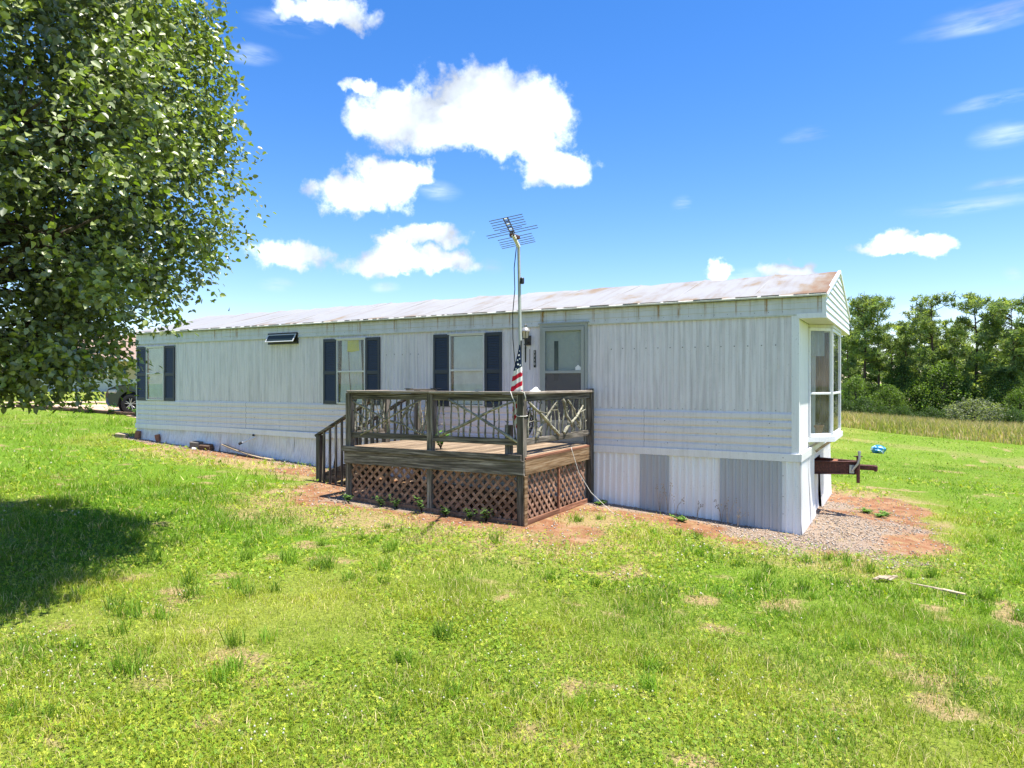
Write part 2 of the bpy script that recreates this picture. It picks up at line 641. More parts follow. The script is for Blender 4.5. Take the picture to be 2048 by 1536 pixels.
def glass(name, tint=(.93, .96, .96), ior=1.5, dust=.06):
    m, t, b = new_mat(name)
    m.node_tree.nodes.remove(b)
    tr = t.n('ShaderNodeBsdfTransparent'); tr.inputs[0].default_value = (*tint, 1)
    gl = t.n('ShaderNodeBsdfGlossy'); gl.inputs['Roughness'].default_value = .01
    fr = t.n('ShaderNodeLayerWeight'); fr.inputs[0].default_value = .5
    mx = t.n('ShaderNodeMixShader')
    t.l(t.math('MULTIPLY_ADD', t.math('POWER', fr.outputs['Facing'], 4.0), .85, .035, clamp=True), mx.inputs[0])
    t.l(tr.outputs[0], mx.inputs[1]); t.l(gl.outputs[0], mx.inputs[2])
    df = t.n('ShaderNodeBsdfDiffuse'); df.inputs[0].default_value = (.6, .6, .57, 1)
    m2 = t.n('ShaderNodeMixShader')
    t.l(t.math('MULTIPLY', t.range(t.noise(scaled(t, pos(t), (5, 5, 3)), 1.0, 5), .35, .8), dust * 2), m2.inputs[0])
    t.l(mx.outputs[0], m2.inputs[1]); t.l(df.outputs[0], m2.inputs[2])
    t.l(m2.outputs[0], m.node_tree.nodes['Material Output'].inputs['Surface'])
    return m


M_SIDE = siding('siding_paint', (.75, .71, .725), stain=(.30, .31, .28), amount=.95)
M_LOW = siding('lower_siding_paint', (.75, .715, .725), stain=(.32, .33, .29), amount=.42, vert=False)
M_TRIM = siding('white_trim', (.80, .80, .81), stain=(.42, .36, .24), amount=.3)
M_SKW = siding('skirt_white', (.88, .88, .87), stain=(.50, .42, .30), amount=.35)
M_SKL = siding('skirt_stained', (.78, .77, .74), stain=(.36, .25, .12), amount=.95)
M_SKG = siding('skirt_grey', (.45, .46, .475), stain=(.25, .24, .22), amount=.3)
M_GUT = siding('gutter_paint', (.60, .60, .53), stain=(.34, .32, .14), amount=.7)
M_SOFF = siding('soffit_paint', (.66, .64, .52), stain=(.5, .42, .2), amount=.5)
M_SHUT = plain('shutter_paint', (.034, .042, .056), .5, var=.25)
M_FRAME = plain('window_aluminium', (.60, .61, .60), .45, .2)
M_DOORF = plain('door_aluminium', (.40, .42, .41), .45, .35)
M_DOOR = plain('door_panel', (.50, .50, .46), .5)
M_DOORLOW = plain('door_screen', (.17, .165, .155), .6)
M_BLIND = plain('blind_plastic', (.74, .74, .68), .5, var=.06)
M_CURT = plain('curtain_cloth', (.62, .63, .65), .9, var=.1, scale=6)
M_BROWN = plain('drape_brown', (.13, .075, .045), .9, var=.35, scale=9)
M_DARK = plain('dark_interior', (.02, .018, .016), .9)
M_GLASS = glass('window_glass')
M_BLACK = plain('black_metal', (.012, .012, .014), .45)
M_RUBBER = plain('black_rubber', (.014, .014, .015), .8)
M_GALV = plain('galvanised_steel', (.42, .43, .42), .45, .6)
M_YELLOW = plain('yellow_paper', (.75, .62, .06), .8)
M_WHITE = plain('white_plastic', (.80, .80, .78), .5, var=.05)
M_ROPE = plain('white_cord', (.62, .60, .54), .9)
M_TERRA = plain('terracotta', (.36, .17, .095), .85, var=.25)

WD = dict(dark=(.030, .027, .023), mid=(.145, .126, .103), light=(.40, .355, .30))
M_WX = wood('weathered_wood_x', 'x', **WD)
M_WY = wood('weathered_wood_y', 'y', **WD)
M_WZ = wood('weathered_wood_z', 'z', **WD)
CAPW = dict(dark=(.13, .105, .08), mid=(.30, .25, .20), light=(.46, .40, .34))
M_CX = wood('rail_cap_wood_x', 'x', mossy=.1, **CAPW)
M_CY = wood('rail_cap_wood_y', 'y', mossy=.1, **CAPW)
M_FLOOR = wood('deck_board_wood', 'y', (.12, .08, .05), (.27, .195, .125), (.40, .31, .22), mossy=.1)
M_RIMR = wood('rim_board_wood', 'y', (.10, .055, .028), (.30, .185, .095), (.46, .34, .22), mossy=.06)
M_EDGE = wood('reddish_edge_wood', 'y', (.14, .06, .035), (.30, .14, .085), (.40, .22, .14), mossy=.05)
M_LAT = wood('lattice_wood', 'n', (.15, .082, .055), (.32, .185, .125), (.45, .29, .21), mossy=.10)
M_TWIG = wood('twig_bark', 'n', (.12, .11, .08), (.29, .27, .20), (.50, .475, .39), moss=(.17, .18, .07), mossy=.5)
M_BARK = wood('tree_bark', 'z', (.028, .021, .016), (.085, .065, .05), (.16, .125, .10), mossy=.2)
M_PBARK = wood('pine_bark', 'z', (.03, .02, .015), (.095, .062, .045), (.17, .115, .085), mossy=.1)
M_LUMBER = wood('pale_lumber', 'x', (.24, .17, .10), (.46, .36, .24), (.60, .50, .37), mossy=.05)
M_OLDLOG = wood('old_timber', 'x', (.04, .025, .018), (.12, .075, .05), (.22, .15, .11), mossy=.2)
M_POLE = wood('pole_wood', 'z', (.08, .05, .03), (.20, .13, .085), (.32, .22, .15), mossy=.05)


def make_rust():
    m, t, b = new_mat('rusty_steel')
    p = pos(t)
    n = t.noise(p, 38, 6, .7)
    c = t.ramp(n, [(.3, (.030, .012, .010)), (.5, (.075, .022, .016)), (.62, (.13, .040, .022)), (.75, (.22, .10, .055))])
    t.l(c, b.inputs['Base Color'])
    b.inputs['Roughness'].default_value = .75
    bump(t, b, n, .5, .004)
    return m


M_RUST = make_rust()
M_RUSTO = plain('orange_rust_steel', (.27, .10, .045), .8, var=.4, scale=20)


def make_roof():
    m, t, b = new_mat('roof_coating')
    p = pos(t)
    sp = t.n('ShaderNodeSeparateXYZ'); t.l(p, sp.inputs[0])
    n1 = t.noise(scaled(t, p, (1.1, .8, 1)), 1.0, 6, .62)
    n2 = t.noise(scaled(t, p, (5, 1.2, 1)), 1.0, 5, .62)
    n3 = t.noise(p, 30, 4, .6)
    end = t.range(sp.outputs[0], -.12, .36, 0, .22)               # the rusted end sheet
    right = t.range(sp.outputs[0], -12, -1, 0, .06)
    eave = t.range(sp.outputs[1], .25, -.08, 0, .12)
    k = t.math('ADD', t.math('MULTIPLY_ADD', n2, .45, t.math('MULTIPLY', n1, .6)), t.math('ADD', t.math('ADD', end, right), eave))
    c = t.ramp(k, [(.56, (.315, .31, .30)), (.64, (.285, .265, .24)), (.70, (.26, .20, .13)), (.78, (.23, .135, .06)), (.92, (.17, .08, .03))])
    c = t.mix(t.math('MULTIPLY', t.range(n3, .5, .8), .25), c, (.24, .20, .17))
    st = t.noise(scaled(t, p, (9, .5, 1)), 1.0, 4, .6)
    c = t.mix(t.math('MULTIPLY', t.range(st, .52, .72), .45), c, (.22, .165, .12))
    t.l(c, b.inputs['Base Color'])
    b.inputs['Roughness'].default_value = .5
    b.inputs['Specular IOR Level'].default_value = .3
    bump(t, b, t.math('ADD', n1, t.math('MULTIPLY', n3, .2)), .4, .05)
    return m


M_ROOF = make_roof()


def make_band():
    """upper siding band: rust runs under the roof edge"""
    m, t, b = new_mat('upper_band_paint')
    p = pos(t)
    sp = t.n('ShaderNodeSeparateXYZ'); t.l(p, sp.inputs[0])
    cx = t.n('ShaderNodeCombineXYZ'); t.l(sp.outputs[0], cx.inputs[0])
    st = t.noise(scaled(t, cx.outputs[0], (5.5, 1, 1)), 1.0, 5, .75)
    zone = t.noise(scaled(t, cx.outputs[0], (.55, 1, 1)), 1.0, 2, .5)
    f = t.math('MULTIPLY', t.range(st, .535, .60), t.range(zone, .36, .52))
    f = t.math('MULTIPLY', f, t.range(sp.outputs[2], 3.17, 3.27))
    f = t.math('MULTIPLY', f, t.range(t.noise(scaled(t, p, (30, 1, 9)), 1.0, 4), .25, .5))
    n = t.noise(scaled(t, p, (6, 6, .9)), 1.0, 5, .6)
    c = t.mix(t.math('MULTIPLY', t.range(n, .45, .75), .5), (.66, .66, .66), (.40, .40, .31))
    c = t.mix(f, c, (.31, .17, .035))
    edge = t.math('MULTIPLY', t.range(sp.outputs[2], 3.36, 3.42), t.range(t.noise(scaled(t, p, (9, 1, 1)), 1.0, 4), .4, .6))
    c = t.mix(t.math('MULTIPLY', edge, .5), c, (.24, .24, .10))
    t.l(c, b.inputs['Base Color'])
    b.inputs['Roughness'].default_value = .45
    b.inputs['Specular IOR Level'].default_value = .35
    return m


M_BAND = make_band()

# ------------------------------------------------------------------ the ground, one sheet to the horizon
def make_ground():
    def axis(lo, hi, step, far0, far1):
        c = list(np.arange(lo, hi, step))
        q = hi; d = step
        while q < far1:
            c.append(q); d *= 1.12; q += d
        c.append(far1)
        q = lo; d = step; pre = []
        while q > far0:
            d *= 1.12; q -= d; pre.append(max(q, far0))
        return np.array(sorted(set(pre + c)))
    X = axis(-17, 7, .11, -900, 900)
    Y = axis(-11, 7, .11, -300, 1500)
    gx, gy = np.meshgrid(X, Y)
    gx = gx.ravel(); gy = gy.ravel()
    z = G(gx, gy) + .012 * (fbm(gx * 3, gy * 3, 5, 3) - .5) * (np.abs(gx) < 60)
    nx, ny = len(X), len(Y)
    i = np.arange(nx * ny).reshape(ny, nx)
    Q = np.stack([i[:-1, :-1], i[:-1, 1:], i[1:, 1:], i[1:, :-1]], -1).reshape(-1, 4)
    b = bare(gx, gy); g = gravel(gx, gy); d = dry(gx, gy)
    m, t, bs = new_mat('lawn_soil')
    at = t.n('ShaderNodeAttribute', attribute_name='col')
    sp = t.n('ShaderNodeSeparateColor'); t.l(at.outputs['Color'], sp.inputs[0])
    p = pos(t)
    n1 = t.noise(p, 3.2, 6, .65); n2 = t.noise(p, 34, 5, .7); n3 = t.noise(p, .35, 4, .6); n4 = t.noise(p, 120, 3, .7)
    grass = t.ramp(n2, [(.3, (.055, .08, .012)), (.5, (.15, .21, .022)), (.7, (.28, .335, .045))])
    grass = t.mix(t.range(n3, .4, .65), grass, t.ramp(n2, [(.3, (.13, .15, .03)), (.6, (.32, .35, .07)), (.8, (.44, .43, .14))]))
    grass = t.mix(t.math('MULTIPLY', at.outputs['Alpha'], .8), grass, t.ramp(n2, [(.3, (.05, .10, .006)), (.5, (.105, .22, .010)), (.7, (.17, .31, .02))]))
    straw = t.ramp(n2, [(.3, (.16, .12, .055)), (.5, (.34, .25, .115)), (.7, (.48, .37, .20))])
    clay = t.ramp(n1, [(.3, (.17, .065, .030)), (.5, (.29, .13, .064)), (.68, (.40, .25, .15))])
    clay = t.mix(t.math('MULTIPLY', t.range(n4, .45, .7), .5), clay, (.34, .21, .13))
    clay = t.mix(t.math('MULTIPLY', t.range(t.noise(p, 5.5, 5, .7), .48, .66), .7), clay, straw)
    grav = t.ramp(n4, [(.3, (.13, .095, .07)), (.5, (.32, .25, .19)), (.7, (.50, .42, .33))])
    nb = t.math('MULTIPLY_ADD', n2, .5, -.25)
    c = t.mix(t.range(t.math('ADD', sp.outputs[2], nb), .30, .70), grass, straw)
    c = t.mix(t.range(t.math('ADD', sp.outputs[0], nb), .35, .62), c, clay)
    c = t.mix(t.range(t.math('ADD', sp.outputs[1], t.math('MULTIPLY_ADD', n1, .8, -.4)), .30, .75, 0, .85), c, grav)
    t.l(c, bs.inputs['Base Color'])
    bs.inputs['Roughness'].default_value = .95
    bs.inputs['Specular IOR Level'].default_value = .1
    bump(t, bs, t.math('ADD', n2, t.math('MULTIPLY', n4, .5)), .8, .03)
    me = big_mesh('ground', np.stack([gx, gy, z], 1), None, m, np.stack([b, g, d, lush_at(gx, gy)], 1), Q, smooth=True)
    o = link('ground', me)
    tag(o, kind='structure')
    o['label'] = 'sunny lawn with red clay and gravel around the mobile home'
    return o


make_ground()


def make_road():
    """sandy track and parking spot, a sheet just above the lawn"""
    m, t, bs = new_mat('sandy_track')
    p = pos(t)
    n1 = t.noise(p, 1.2, 6, .65); n2 = t.noise(p, 30, 5, .7)
    c = t.ramp(t.math('MULTIPLY_ADD', n2, .4, t.math('MULTIPLY', n1, .6)), [(.32, (.32, .19, .11)), (.5, (.50, .35, .23)), (.68, (.60, .47, .34))])
    t.l(c, bs.inputs['Base Color'])
    bs.inputs['Roughness'].default_value = .95
    X = np.arange(-34, -17, .2); Y = np.arange(-25, 40, .2)
    gx, gy = np.meshgrid(X, Y)
    r = road(gx, gy)
    z = G(gx, gy) + .005
    keep = np.zeros(r.shape, bool)
    nx = len(X)
    vi = -np.ones(r.size, int); V = []; Q = []
    ok = r > .5
    for j in range(len(Y) - 1):
        for i in range(nx - 1):
            if ok[j, i] and ok[j, i + 1] and ok[j + 1, i] and ok[j + 1, i + 1]:
                q = []
                for (a, b) in ((j, i), (j, i + 1), (j + 1, i + 1), (j + 1, i)):
                    k = a * nx + b
                    if vi[k] < 0:
                        vi[k] = len(V)
                        V.append((gx[a, b] + .08 * math.sin(9 * gy[a, b]), gy[a, b] + .08 * math.sin(7 * gx[a, b]), z[a, b]))
                    q.append(vi[k])
                Q.append(q)
    V = np.array(V); V[:, 2] = G(V[:, 0], V[:, 1]) + .018
    o = link('driveway', big_mesh('driveway', V, None, m, None, np.array(Q), smooth=True))
    tag(o, kind='structure')
    o['label'] = 'sandy dirt driveway beyond the lawn'


make_road()

# ------------------------------------------------------------------ the mobile home
HOME = empty('mobile_home', (-7.8, 2.1, .5), 'long white single-wide mobile home with rusty white roof and dark shutters', 'mobile home')
ZB, ZM, ZU, ZE = 1.17, 1.76, 3.19, 3.42          # wall bottom, top of lower siding, band line, eave
YC, ZR, OV = HW / 2, 4.04, .36                   # ridge, front overhang


def ribbed(parent, name, x0, x1, zb, zt, y, sp, amp, m, kind='wave', seed=0, flare=0.0, wob=0.0, axis='x', sgn=-1):
    """vertical ribbed sheet from x0 to x1, zb/zt callables or numbers; sheet faces -y (axis x) or +x (axis y)"""
    zbf = zb if callable(zb) else (lambda q: zb)
    ztf = zt if callable(zt) else (lambda q: zt)
    xs = []
    k0 = math.floor(x0 / sp)
    q = k0 * sp
    cuts = [0, .30, .38, .62, .70] if kind == 'trap' else [0, .25, .5, .75] if kind == 'wave' else [0, .42, .5, .58]
    while q < x1:
        for c in cuts:
            a = q + c * sp
            if x0 < a < x1: xs.append(a)
        q += sp
    xs = [x0] + xs + [x1]
    def off(a):
        f = (a / sp) % 1.0
        jit = .72 + .56 * ((math.sin(math.floor(a / sp) * 12.9898 + seed * 4.1) * 43758.5453) % 1.0)
        if kind == 'wave': return amp * jit * (.5 - .5 * math.cos(2 * math.pi * f))
        if kind == 'trap': return amp if .36 < f < .64 else 0.0
        return -amp if abs(f - .5) < .02 else 0.0
    rs = random.Random(seed)
    ph = rs.uniform(0, 6)
    rows = 6 if (flare or wob) else 1
    vs = []; fs = []
    for r in range(rows + 1):
        h = r / rows
        for a in xs:
            z = zbf(a) + (ztf(a) - zbf(a)) * h
            d = off(a) + flare * (1 - h) ** 1.5 + wob * math.sin(a * 5.1 + ph + h * 2) * math.sin(math.pi * min(1, h * 1.02)) \
                + wob * .6 * math.sin(a * 2.3 + ph * 2 + h * 4) * math.sin(math.pi * h)
            vs.append((a, y + sgn * d, z) if axis == 'x' else (y + sgn * d, a, z))
    n = len(xs)
    for r in range(rows):
        for i in range(n - 1):
            fs.append((r * n + i, r * n + i + 1, (r + 1) * n + i + 1, (r + 1) * n + i))
    mb = MB(); mb.add(vs, fs)
    return mb.build(name, m, parent)


def laps(parent, name, x0, x1, z0, z1, rows, y, m, lip=.014, axis='x', sgn=-1, kind='lap'):
    """horizontal ribs along a sheet"""
    prof = []
    dz = (z1 - z0) / rows
    for r in range(rows):
        b = z0 + r * dz
        if kind == 'lap':
            prof += [(b, lip), (b + dz * .93, .002), (b + dz * .985, .0)]
        else:
            prof += [(b, 0.0), (b + dz * .18, lip), (b + dz * .72, lip), (b + dz * .90, 0.0)]
    prof.append((z1, 0.0))
    vs = []; fs = []
    for (z, d) in prof:
        for a in (x0, x1):
            vs.append((a, y + sgn * d, z) if axis == 'x' else (y + sgn * d, a, z))
    for i in range(len(prof) - 1):
        fs.append((2 * i, 2 * i + 1, 2 * i + 3, 2 * i + 2))
    mb = MB(); mb.add(vs, fs)
    return mb.build(name, m, parent)


# solid core behind the sheets (the box of the home, with the bay opening at the front end)
BY0, BY1, BX = 1.11, 3.16, .31                   # bay window: wall opening and depth
core = MB()
core.box(HX0 + .03, -.75, .04, HW - .04, 1.0, ZE - .01)
core.box(-.75, -.03, .04, BY0 - .03, 1.0, ZE - .01)
core.box(-.75, -.03, BY1 + .03, HW - .04, 1.0, ZE - .01)
core.box(-.75, -.03, BY0 - .03, BY1 + .03, 1.0, 1.30)
core.box(-.75, -.03, BY0 - .03, BY1 + .03, 3.07, ZE - .01)
core.build('wall_core', M_DARK, HOME)

# long wall: upright ribbed panels, ribbed lower sheets, upper band
seams = [HX0, -14.05, -12.70, -11.30, -9.60, -8.20, -6.60, -5.106, -4.20, -3.152, -2.02, -1.10, -.08]
for i in range(len(seams) - 1):
    a, b = seams[i], seams[i + 1] + .012
    ribbed(HOME, 'wall_panel', a, b, ZM, ZU, -.004 - .0015 * (i % 2), .098, .009, M_SIDE, 'wave', i)
lows = [HX0, -13.5, -11.6, -9.3, -6.9, -4.6, -2.3, -.08]
for i in range(len(lows) - 1):
    laps(HOME, 'lower_siding_panel', lows[i] + .003, lows[i + 1], ZB - .01, ZM + .012, 5, -.012 - .003 * (i % 2), M_LOW, .016, kind='rib')
bands = [HX0 - .02, -13.2, -10.6, -8.0, -5.6, -3.152, -1.2, OV]
for i in range(len(bands) - 1):
    laps(HOME, 'upper_band_panel', bands[i] + .002, bands[i + 1], ZU - .02, ZE + .01, 3, -.022 - .003 * (i % 2), M_BAND, .010)
mb = MB(); mb.box(HX0 - .01, OV - .005, -.034, -.026, ZU - .035, ZU - .012); mb.build('band_trim', M_GUT, HOME)
# corner trims
mb = MB(); mb.box(-.09, .012, -.030, -.004, ZB - .02, ZU - .03); mb.box(.001, .012, -.004, .06, ZB - .02, 3.11); mb.build('corner_trim', M_TRIM, HOME)
mb = MB(); mb.box(HX0 - .012, HX0 + .05, -.030, -.004, ZB - .02, ZE); mb.build('corner_trim', M_TRIM, HOME)

# skirt trim board and skirting sheets down to the ground
def gz(a): return float(G(a, -.05)) - .03
tb = [HX0 - .03, -12.1, -9.0, -6.3, -3.18, .047]
for i in range(len(tb) - 1):
    mb = MB()
    z0, z1 = ZB - .115, ZB - .004
    if i == 1:   # a length that sags away from the wall at its right end
        mb.add([(tb[i], -.045, z0), (tb[i + 1], -.075, z0 - .03), (tb[i + 1], -.070, z1 - .03), (tb[i], -.050, z1), (tb[i + 1], -.02, z1 - .01), (tb[i], -.02, z1)],
               [(0, 1, 2, 3), (3, 2, 4, 5)])
    else:
        mb.add([(tb[i], -.045, z0), (tb[i + 1], -.045, z0), (tb[i + 1], -.050, z1), (tb[i], -.050, z1), (tb[i + 1], -.02, z1 + .008), (tb[i], -.02, z1 + .008)],
               [(0, 1, 2, 3), (3, 2, 4, 5)])
    mb.build('skirt_trim', M_TRIM, HOME)
sk = [(-15.65, -14.75, 'w'), (-14.75, -13.55, 'w'), (-13.55, -12.45, 'w'), (-12.45, -11.3, 'w'), (-11.3, -10.1, 'w'), (-10.1, -8.9, 'w'), (-8.9, -7.7, 'w'),
      (-7.7, -6.5, 'w'), (-6.5, -5.3, 'w'), (-5.3, -4.1, 'w'), (-4.1, -3.15, 'w'),
      (-3.15, -2.358, 'w'), (-2.358, -1.924, 'g'), (-1.924, -1.103, 'w'), (-1.103, -.25, 'g'), (-.25, .045, 'w')]
for i, (a, b, c) in enumerate(sk):
    left = a < -6
    ribbed(HOME, 'skirting_panel', a + .002, b + (.03 if i < len(sk) - 1 else 0), gz, ZB - (.117 if c == 'g' else .09), -.012 - .004 * (i % 2) - (.022 if c == 'g' else 0), .105 if not left else .09,
           .016 if not left else .010, (M_SKL if left else M_SKW) if c == 'w' else M_SKG, 'trap' if not left else 'wave', i, flare=.03 if not left else .05 + .03 * ((i * 7) % 3),
           wob=.012 if left else .003)

# front end (faces +x): narrow walls beside the bay, sill wall, skirting
for (a, b) in ((.0, BY0), (BY1, HW)):
    ribbed(HOME, 'front_panel', a, b, ZB - .01, 3.12, .0, .30, .006, M_TRIM, 'groove', 3, axis='y', sgn=1)
laps(HOME, 'front_panel', BY0, BY1, ZB - .01, 1.30, 1, .001, M_TRIM, .004, axis='y', sgn=1)
mb = MB()
mb.add([(.045, -.05, ZB - .115), (.045, HW, ZB - .115), (.05, HW, ZB), (.05, -.05, ZB), (.02, HW, ZB + .006), (.02, -.05, ZB + .006)], [(0, 1, 2, 3), (3, 2, 4, 5)])
mb.build('skirt_trim', M_TRIM, HOME)
def gzf(a): return float(G(0.03, a)) - .03
for (a, b, zt) in ((-.055, .9, ZB - .09), (.9, 1.70, ZB - .09), (2.62, 3.45, ZB - .09), (3.45, HW, ZB - .09)):
    ribbed(HOME, 'skirting_panel', a, b, gzf, zt, .012, .105, .016, M_SKW, 'trap', int(a * 10), flare=.035, wob=.010, axis='y', sgn=1)
ribbed(HOME, 'skirting_panel', 1.70, 2.62, gzf, .66, -.03, .105, .016, M_SKW, 'trap', 77, flare=.02, wob=.01, axis='y', sgn=1)
ribbed(HOME, 'skirting_panel', 1.70, 2.62, .93, ZB - .09, .0, .105, .016, M_SKW, 'trap', 78, axis='y', sgn=1)
# far side and rear wall, plainly
mb = MB(); mb.box(HX0, HX0 + .03, 0, HW, .5, ZE); mb.build('rear_wall', M_SIDE, HOME)
mb = MB(); mb.box(HX0, 0, HW - .03, HW, -.2, ZE); mb.build('far_wall', M_SIDE, HOME)
mb = MB(); mb.box(HX0 + .1, -.25, .25, HW - .1, -.3, 1.0); mb.build('underside', M_DARK, HOME)

# roof: sheets with standing laps, both slopes in one sheet of bent metal
rx = [HX0 - .10] + [HX0 + 1.22 * k + .35 for k in range(1, 13)] + [OV - .01]
rx = [q for q in rx if q < OV - .3 or q == OV - .01]
rr = random.Random(4)
for i in range(len(rx) - 1):
    a, b = rx[i], rx[i + 1]
    nx, vs, fs = 6, [], []
    ys = [-.075, .0, .5, 1.0, 1.55, YC, 2.7, 3.25, HW, HW + .075]
    for yy in ys:
        for k in range(nx + 1):
            xx = a + (b + .03 - a) * k / nx
            zz = ZR - (ZR - ZE - .02) * abs(yy - YC) / YC
            edge = abs(yy - YC) / YC
            zz += .010 * math.sin(xx * 4.3 + yy * 2.2) + .008 * math.sin(xx * 9.1 - yy * 3) * (edge < .97)
            zz += .012 if k in (0,) else 0.0
            vs.append((xx, yy, zz + .022 + .0015 * (i % 2)))
    w_ = nx + 1
    for r in range(len(ys) - 1):
        for k in range(nx):
            fs.append((r * w_ + k, r * w_ + k + 1, (r + 1) * w_ + k + 1, (r + 1) * w_ + k))
    mb = MB(); mb.add(vs, fs)
    o = mb.build('roof_sheet', M_ROOF, HOME, smooth=True)
    # lap bead
    mb = MB()
    pts = [(b + .01, yy, ZR - (ZR - ZE - .02) * abs(yy - YC) / YC + .030 + .010 * math.sin(b * 4.3 + yy * 2.2)) for yy in np.linspace(-.07, YC, 8)]
    if i < len(rx) - 2:
        mb.tube(pts, .013, 5); mb.build('lap_bead', M_ROOF, o, smooth=True)
mb = MB()   # roof sub-box closes the gap under the sheets
mb.prism([(-.05, ZE), (HW + .05, ZE), (YC, ZR)], 'x', HX0 - .05, OV - .03); mb.build('roof_deck', M_DARK, HOME)
# drip edge / gutter along the eave, with a ragged sealant line
mb = MB()
mb.prism([(-.024, ZE + .012), (-.10, ZE - .0), (-.105, ZE + .022), (-.085, ZE + .035), (-.024, ZE + .04)], 'x', HX0 - .12, OV + .012)
mb.build('eave_gutter', M_GUT, HOME)
mb = MB(); q = HX0
while q < OV - .1:
    l = rr.uniform(.05, .35)
    mb.bev(q + l / 2, -.082 + rr.uniform(-.006, .004), ZE + .041, l, .03, rr.uniform(.004, .011), .003)
    q += l + rr.uniform(.0, .25)
tag(mb.build('sealant_line', plain('old_sealant', (.22, .19, .155), .8, var=.4), HOME), kind='stuff')

# front gable: overhang with lap boards, soffit, edge trims
GX = OV
gz0 = 3.12
mb = MB(); mb.box(0.013, GX - .012, -.014, HW + .014, gz0 - .004, gz0 + .012); mb.build('soffit', M_SOFF, HOME)
mb = MB(); mb.prism([(-.01, gz0 + .014), (HW + .01, gz0 + .014), (HW + .01, ZE), (YC, ZR - .02), (-.01, ZE)], 'x', .05, GX - .02); mb.build('gable_core', M_TRIM, HOME)
mb = MB(); mb.box(-.02, GX + .008, -.040, -.0355, gz0 - .006, gz0 + .065); mb.build('fascia_trim', M_TRIM, HOME)
mb = MB(); mb.box(GX - .045, GX + .010, -.046, -.0365, gz0 - .01, ZE + .01); mb.build('corner_trim', M_TRIM, HOME)
def yl(z): return -.02 if z <= ZE else (z - ZE) / (ZR - ZE) * YC - .02
dzb = .105
z = gz0
while z < ZR - .03:
    zt = min(z + dzb, ZR - .01)
    a0, a1 = yl(z) + .005, yl(zt) + .005
    vs = [(GX + .016, a0, z), (GX + .016, HW - a0, z), (GX + .001, HW - a1, zt), (GX + .001, a1, zt), (GX - .012, a0, z), (GX - .012, HW - a0, z), (GX - .012, HW - a1, zt), (GX - .012, a1, zt)]
    mb = MB(); mb.add(vs, [(0, 1, 2, 3), (7, 6, 5, 4), (0, 4, 5, 1), (3, 2, 6, 7), (0, 3, 7, 4), (1, 5, 6, 2)])
    mb.build('gable_board', M_TRIM, HOME)
    z = zt
for s_ in (0, 1):
    mb = MB()
    y0_, y1_ = (-.06, YC) if s_ == 0 else (HW + .06, YC)
    mb.bar((GX + .008, y0_, ZE + .005), (GX + .008, y1_, ZR + .015), .05, .045, up=(1, 0, 0)); mb.build('rake_trim', M_TRIM, HOME)


# ---- windows on the long wall
def louvers(mb, x0, x1, z0, z1, y, n):
    dz = (z1 - z0) / n
    for k in range(n):
        z = z0 + k * dz
        mb.add([(x0, y - .018, z), (x1, y - .018, z), (x1, y - .003, z + dz * .92), (x0, y - .003, z + dz * .92), (x0, y - .0, z), (x1, y - .0, z)],
               [(0, 1, 2, 3), (0, 4, 5, 1)])


def shutter(x0, x1, z0=1.755, z1=3.10):
    y = -.040
    mb = MB(); e = .045; zm = z0 + (z1 - z0) * .48
    mb.box(x0, x0 + e, y, y + .028, z0, z1); mb.box(x1 - e, x1, y, y + .028, z0, z1)
    for (a, b) in ((z0, z0 + .07), (zm - .035, zm + .035), (z1 - .06, z1)):
        mb.box(x0 + e, x1 - e, y + .0005, y + .028, a, b)
    mb.box(x0 + e, x1 - e, y + .023, y + .027, z0 + .07, z1 - .06)
    o = mb.build('shutter', M_SHUT, HOME)
    mb = MB()
    louvers(mb, x0 + e, x1 - e, z0 + .07, zm - .035, y + .022, 13)
    louvers(mb, x0 + e, x1 - e, zm + .035, z1 - .06, y + .022, 13)
    mb.build('louvers', M_SHUT, o)


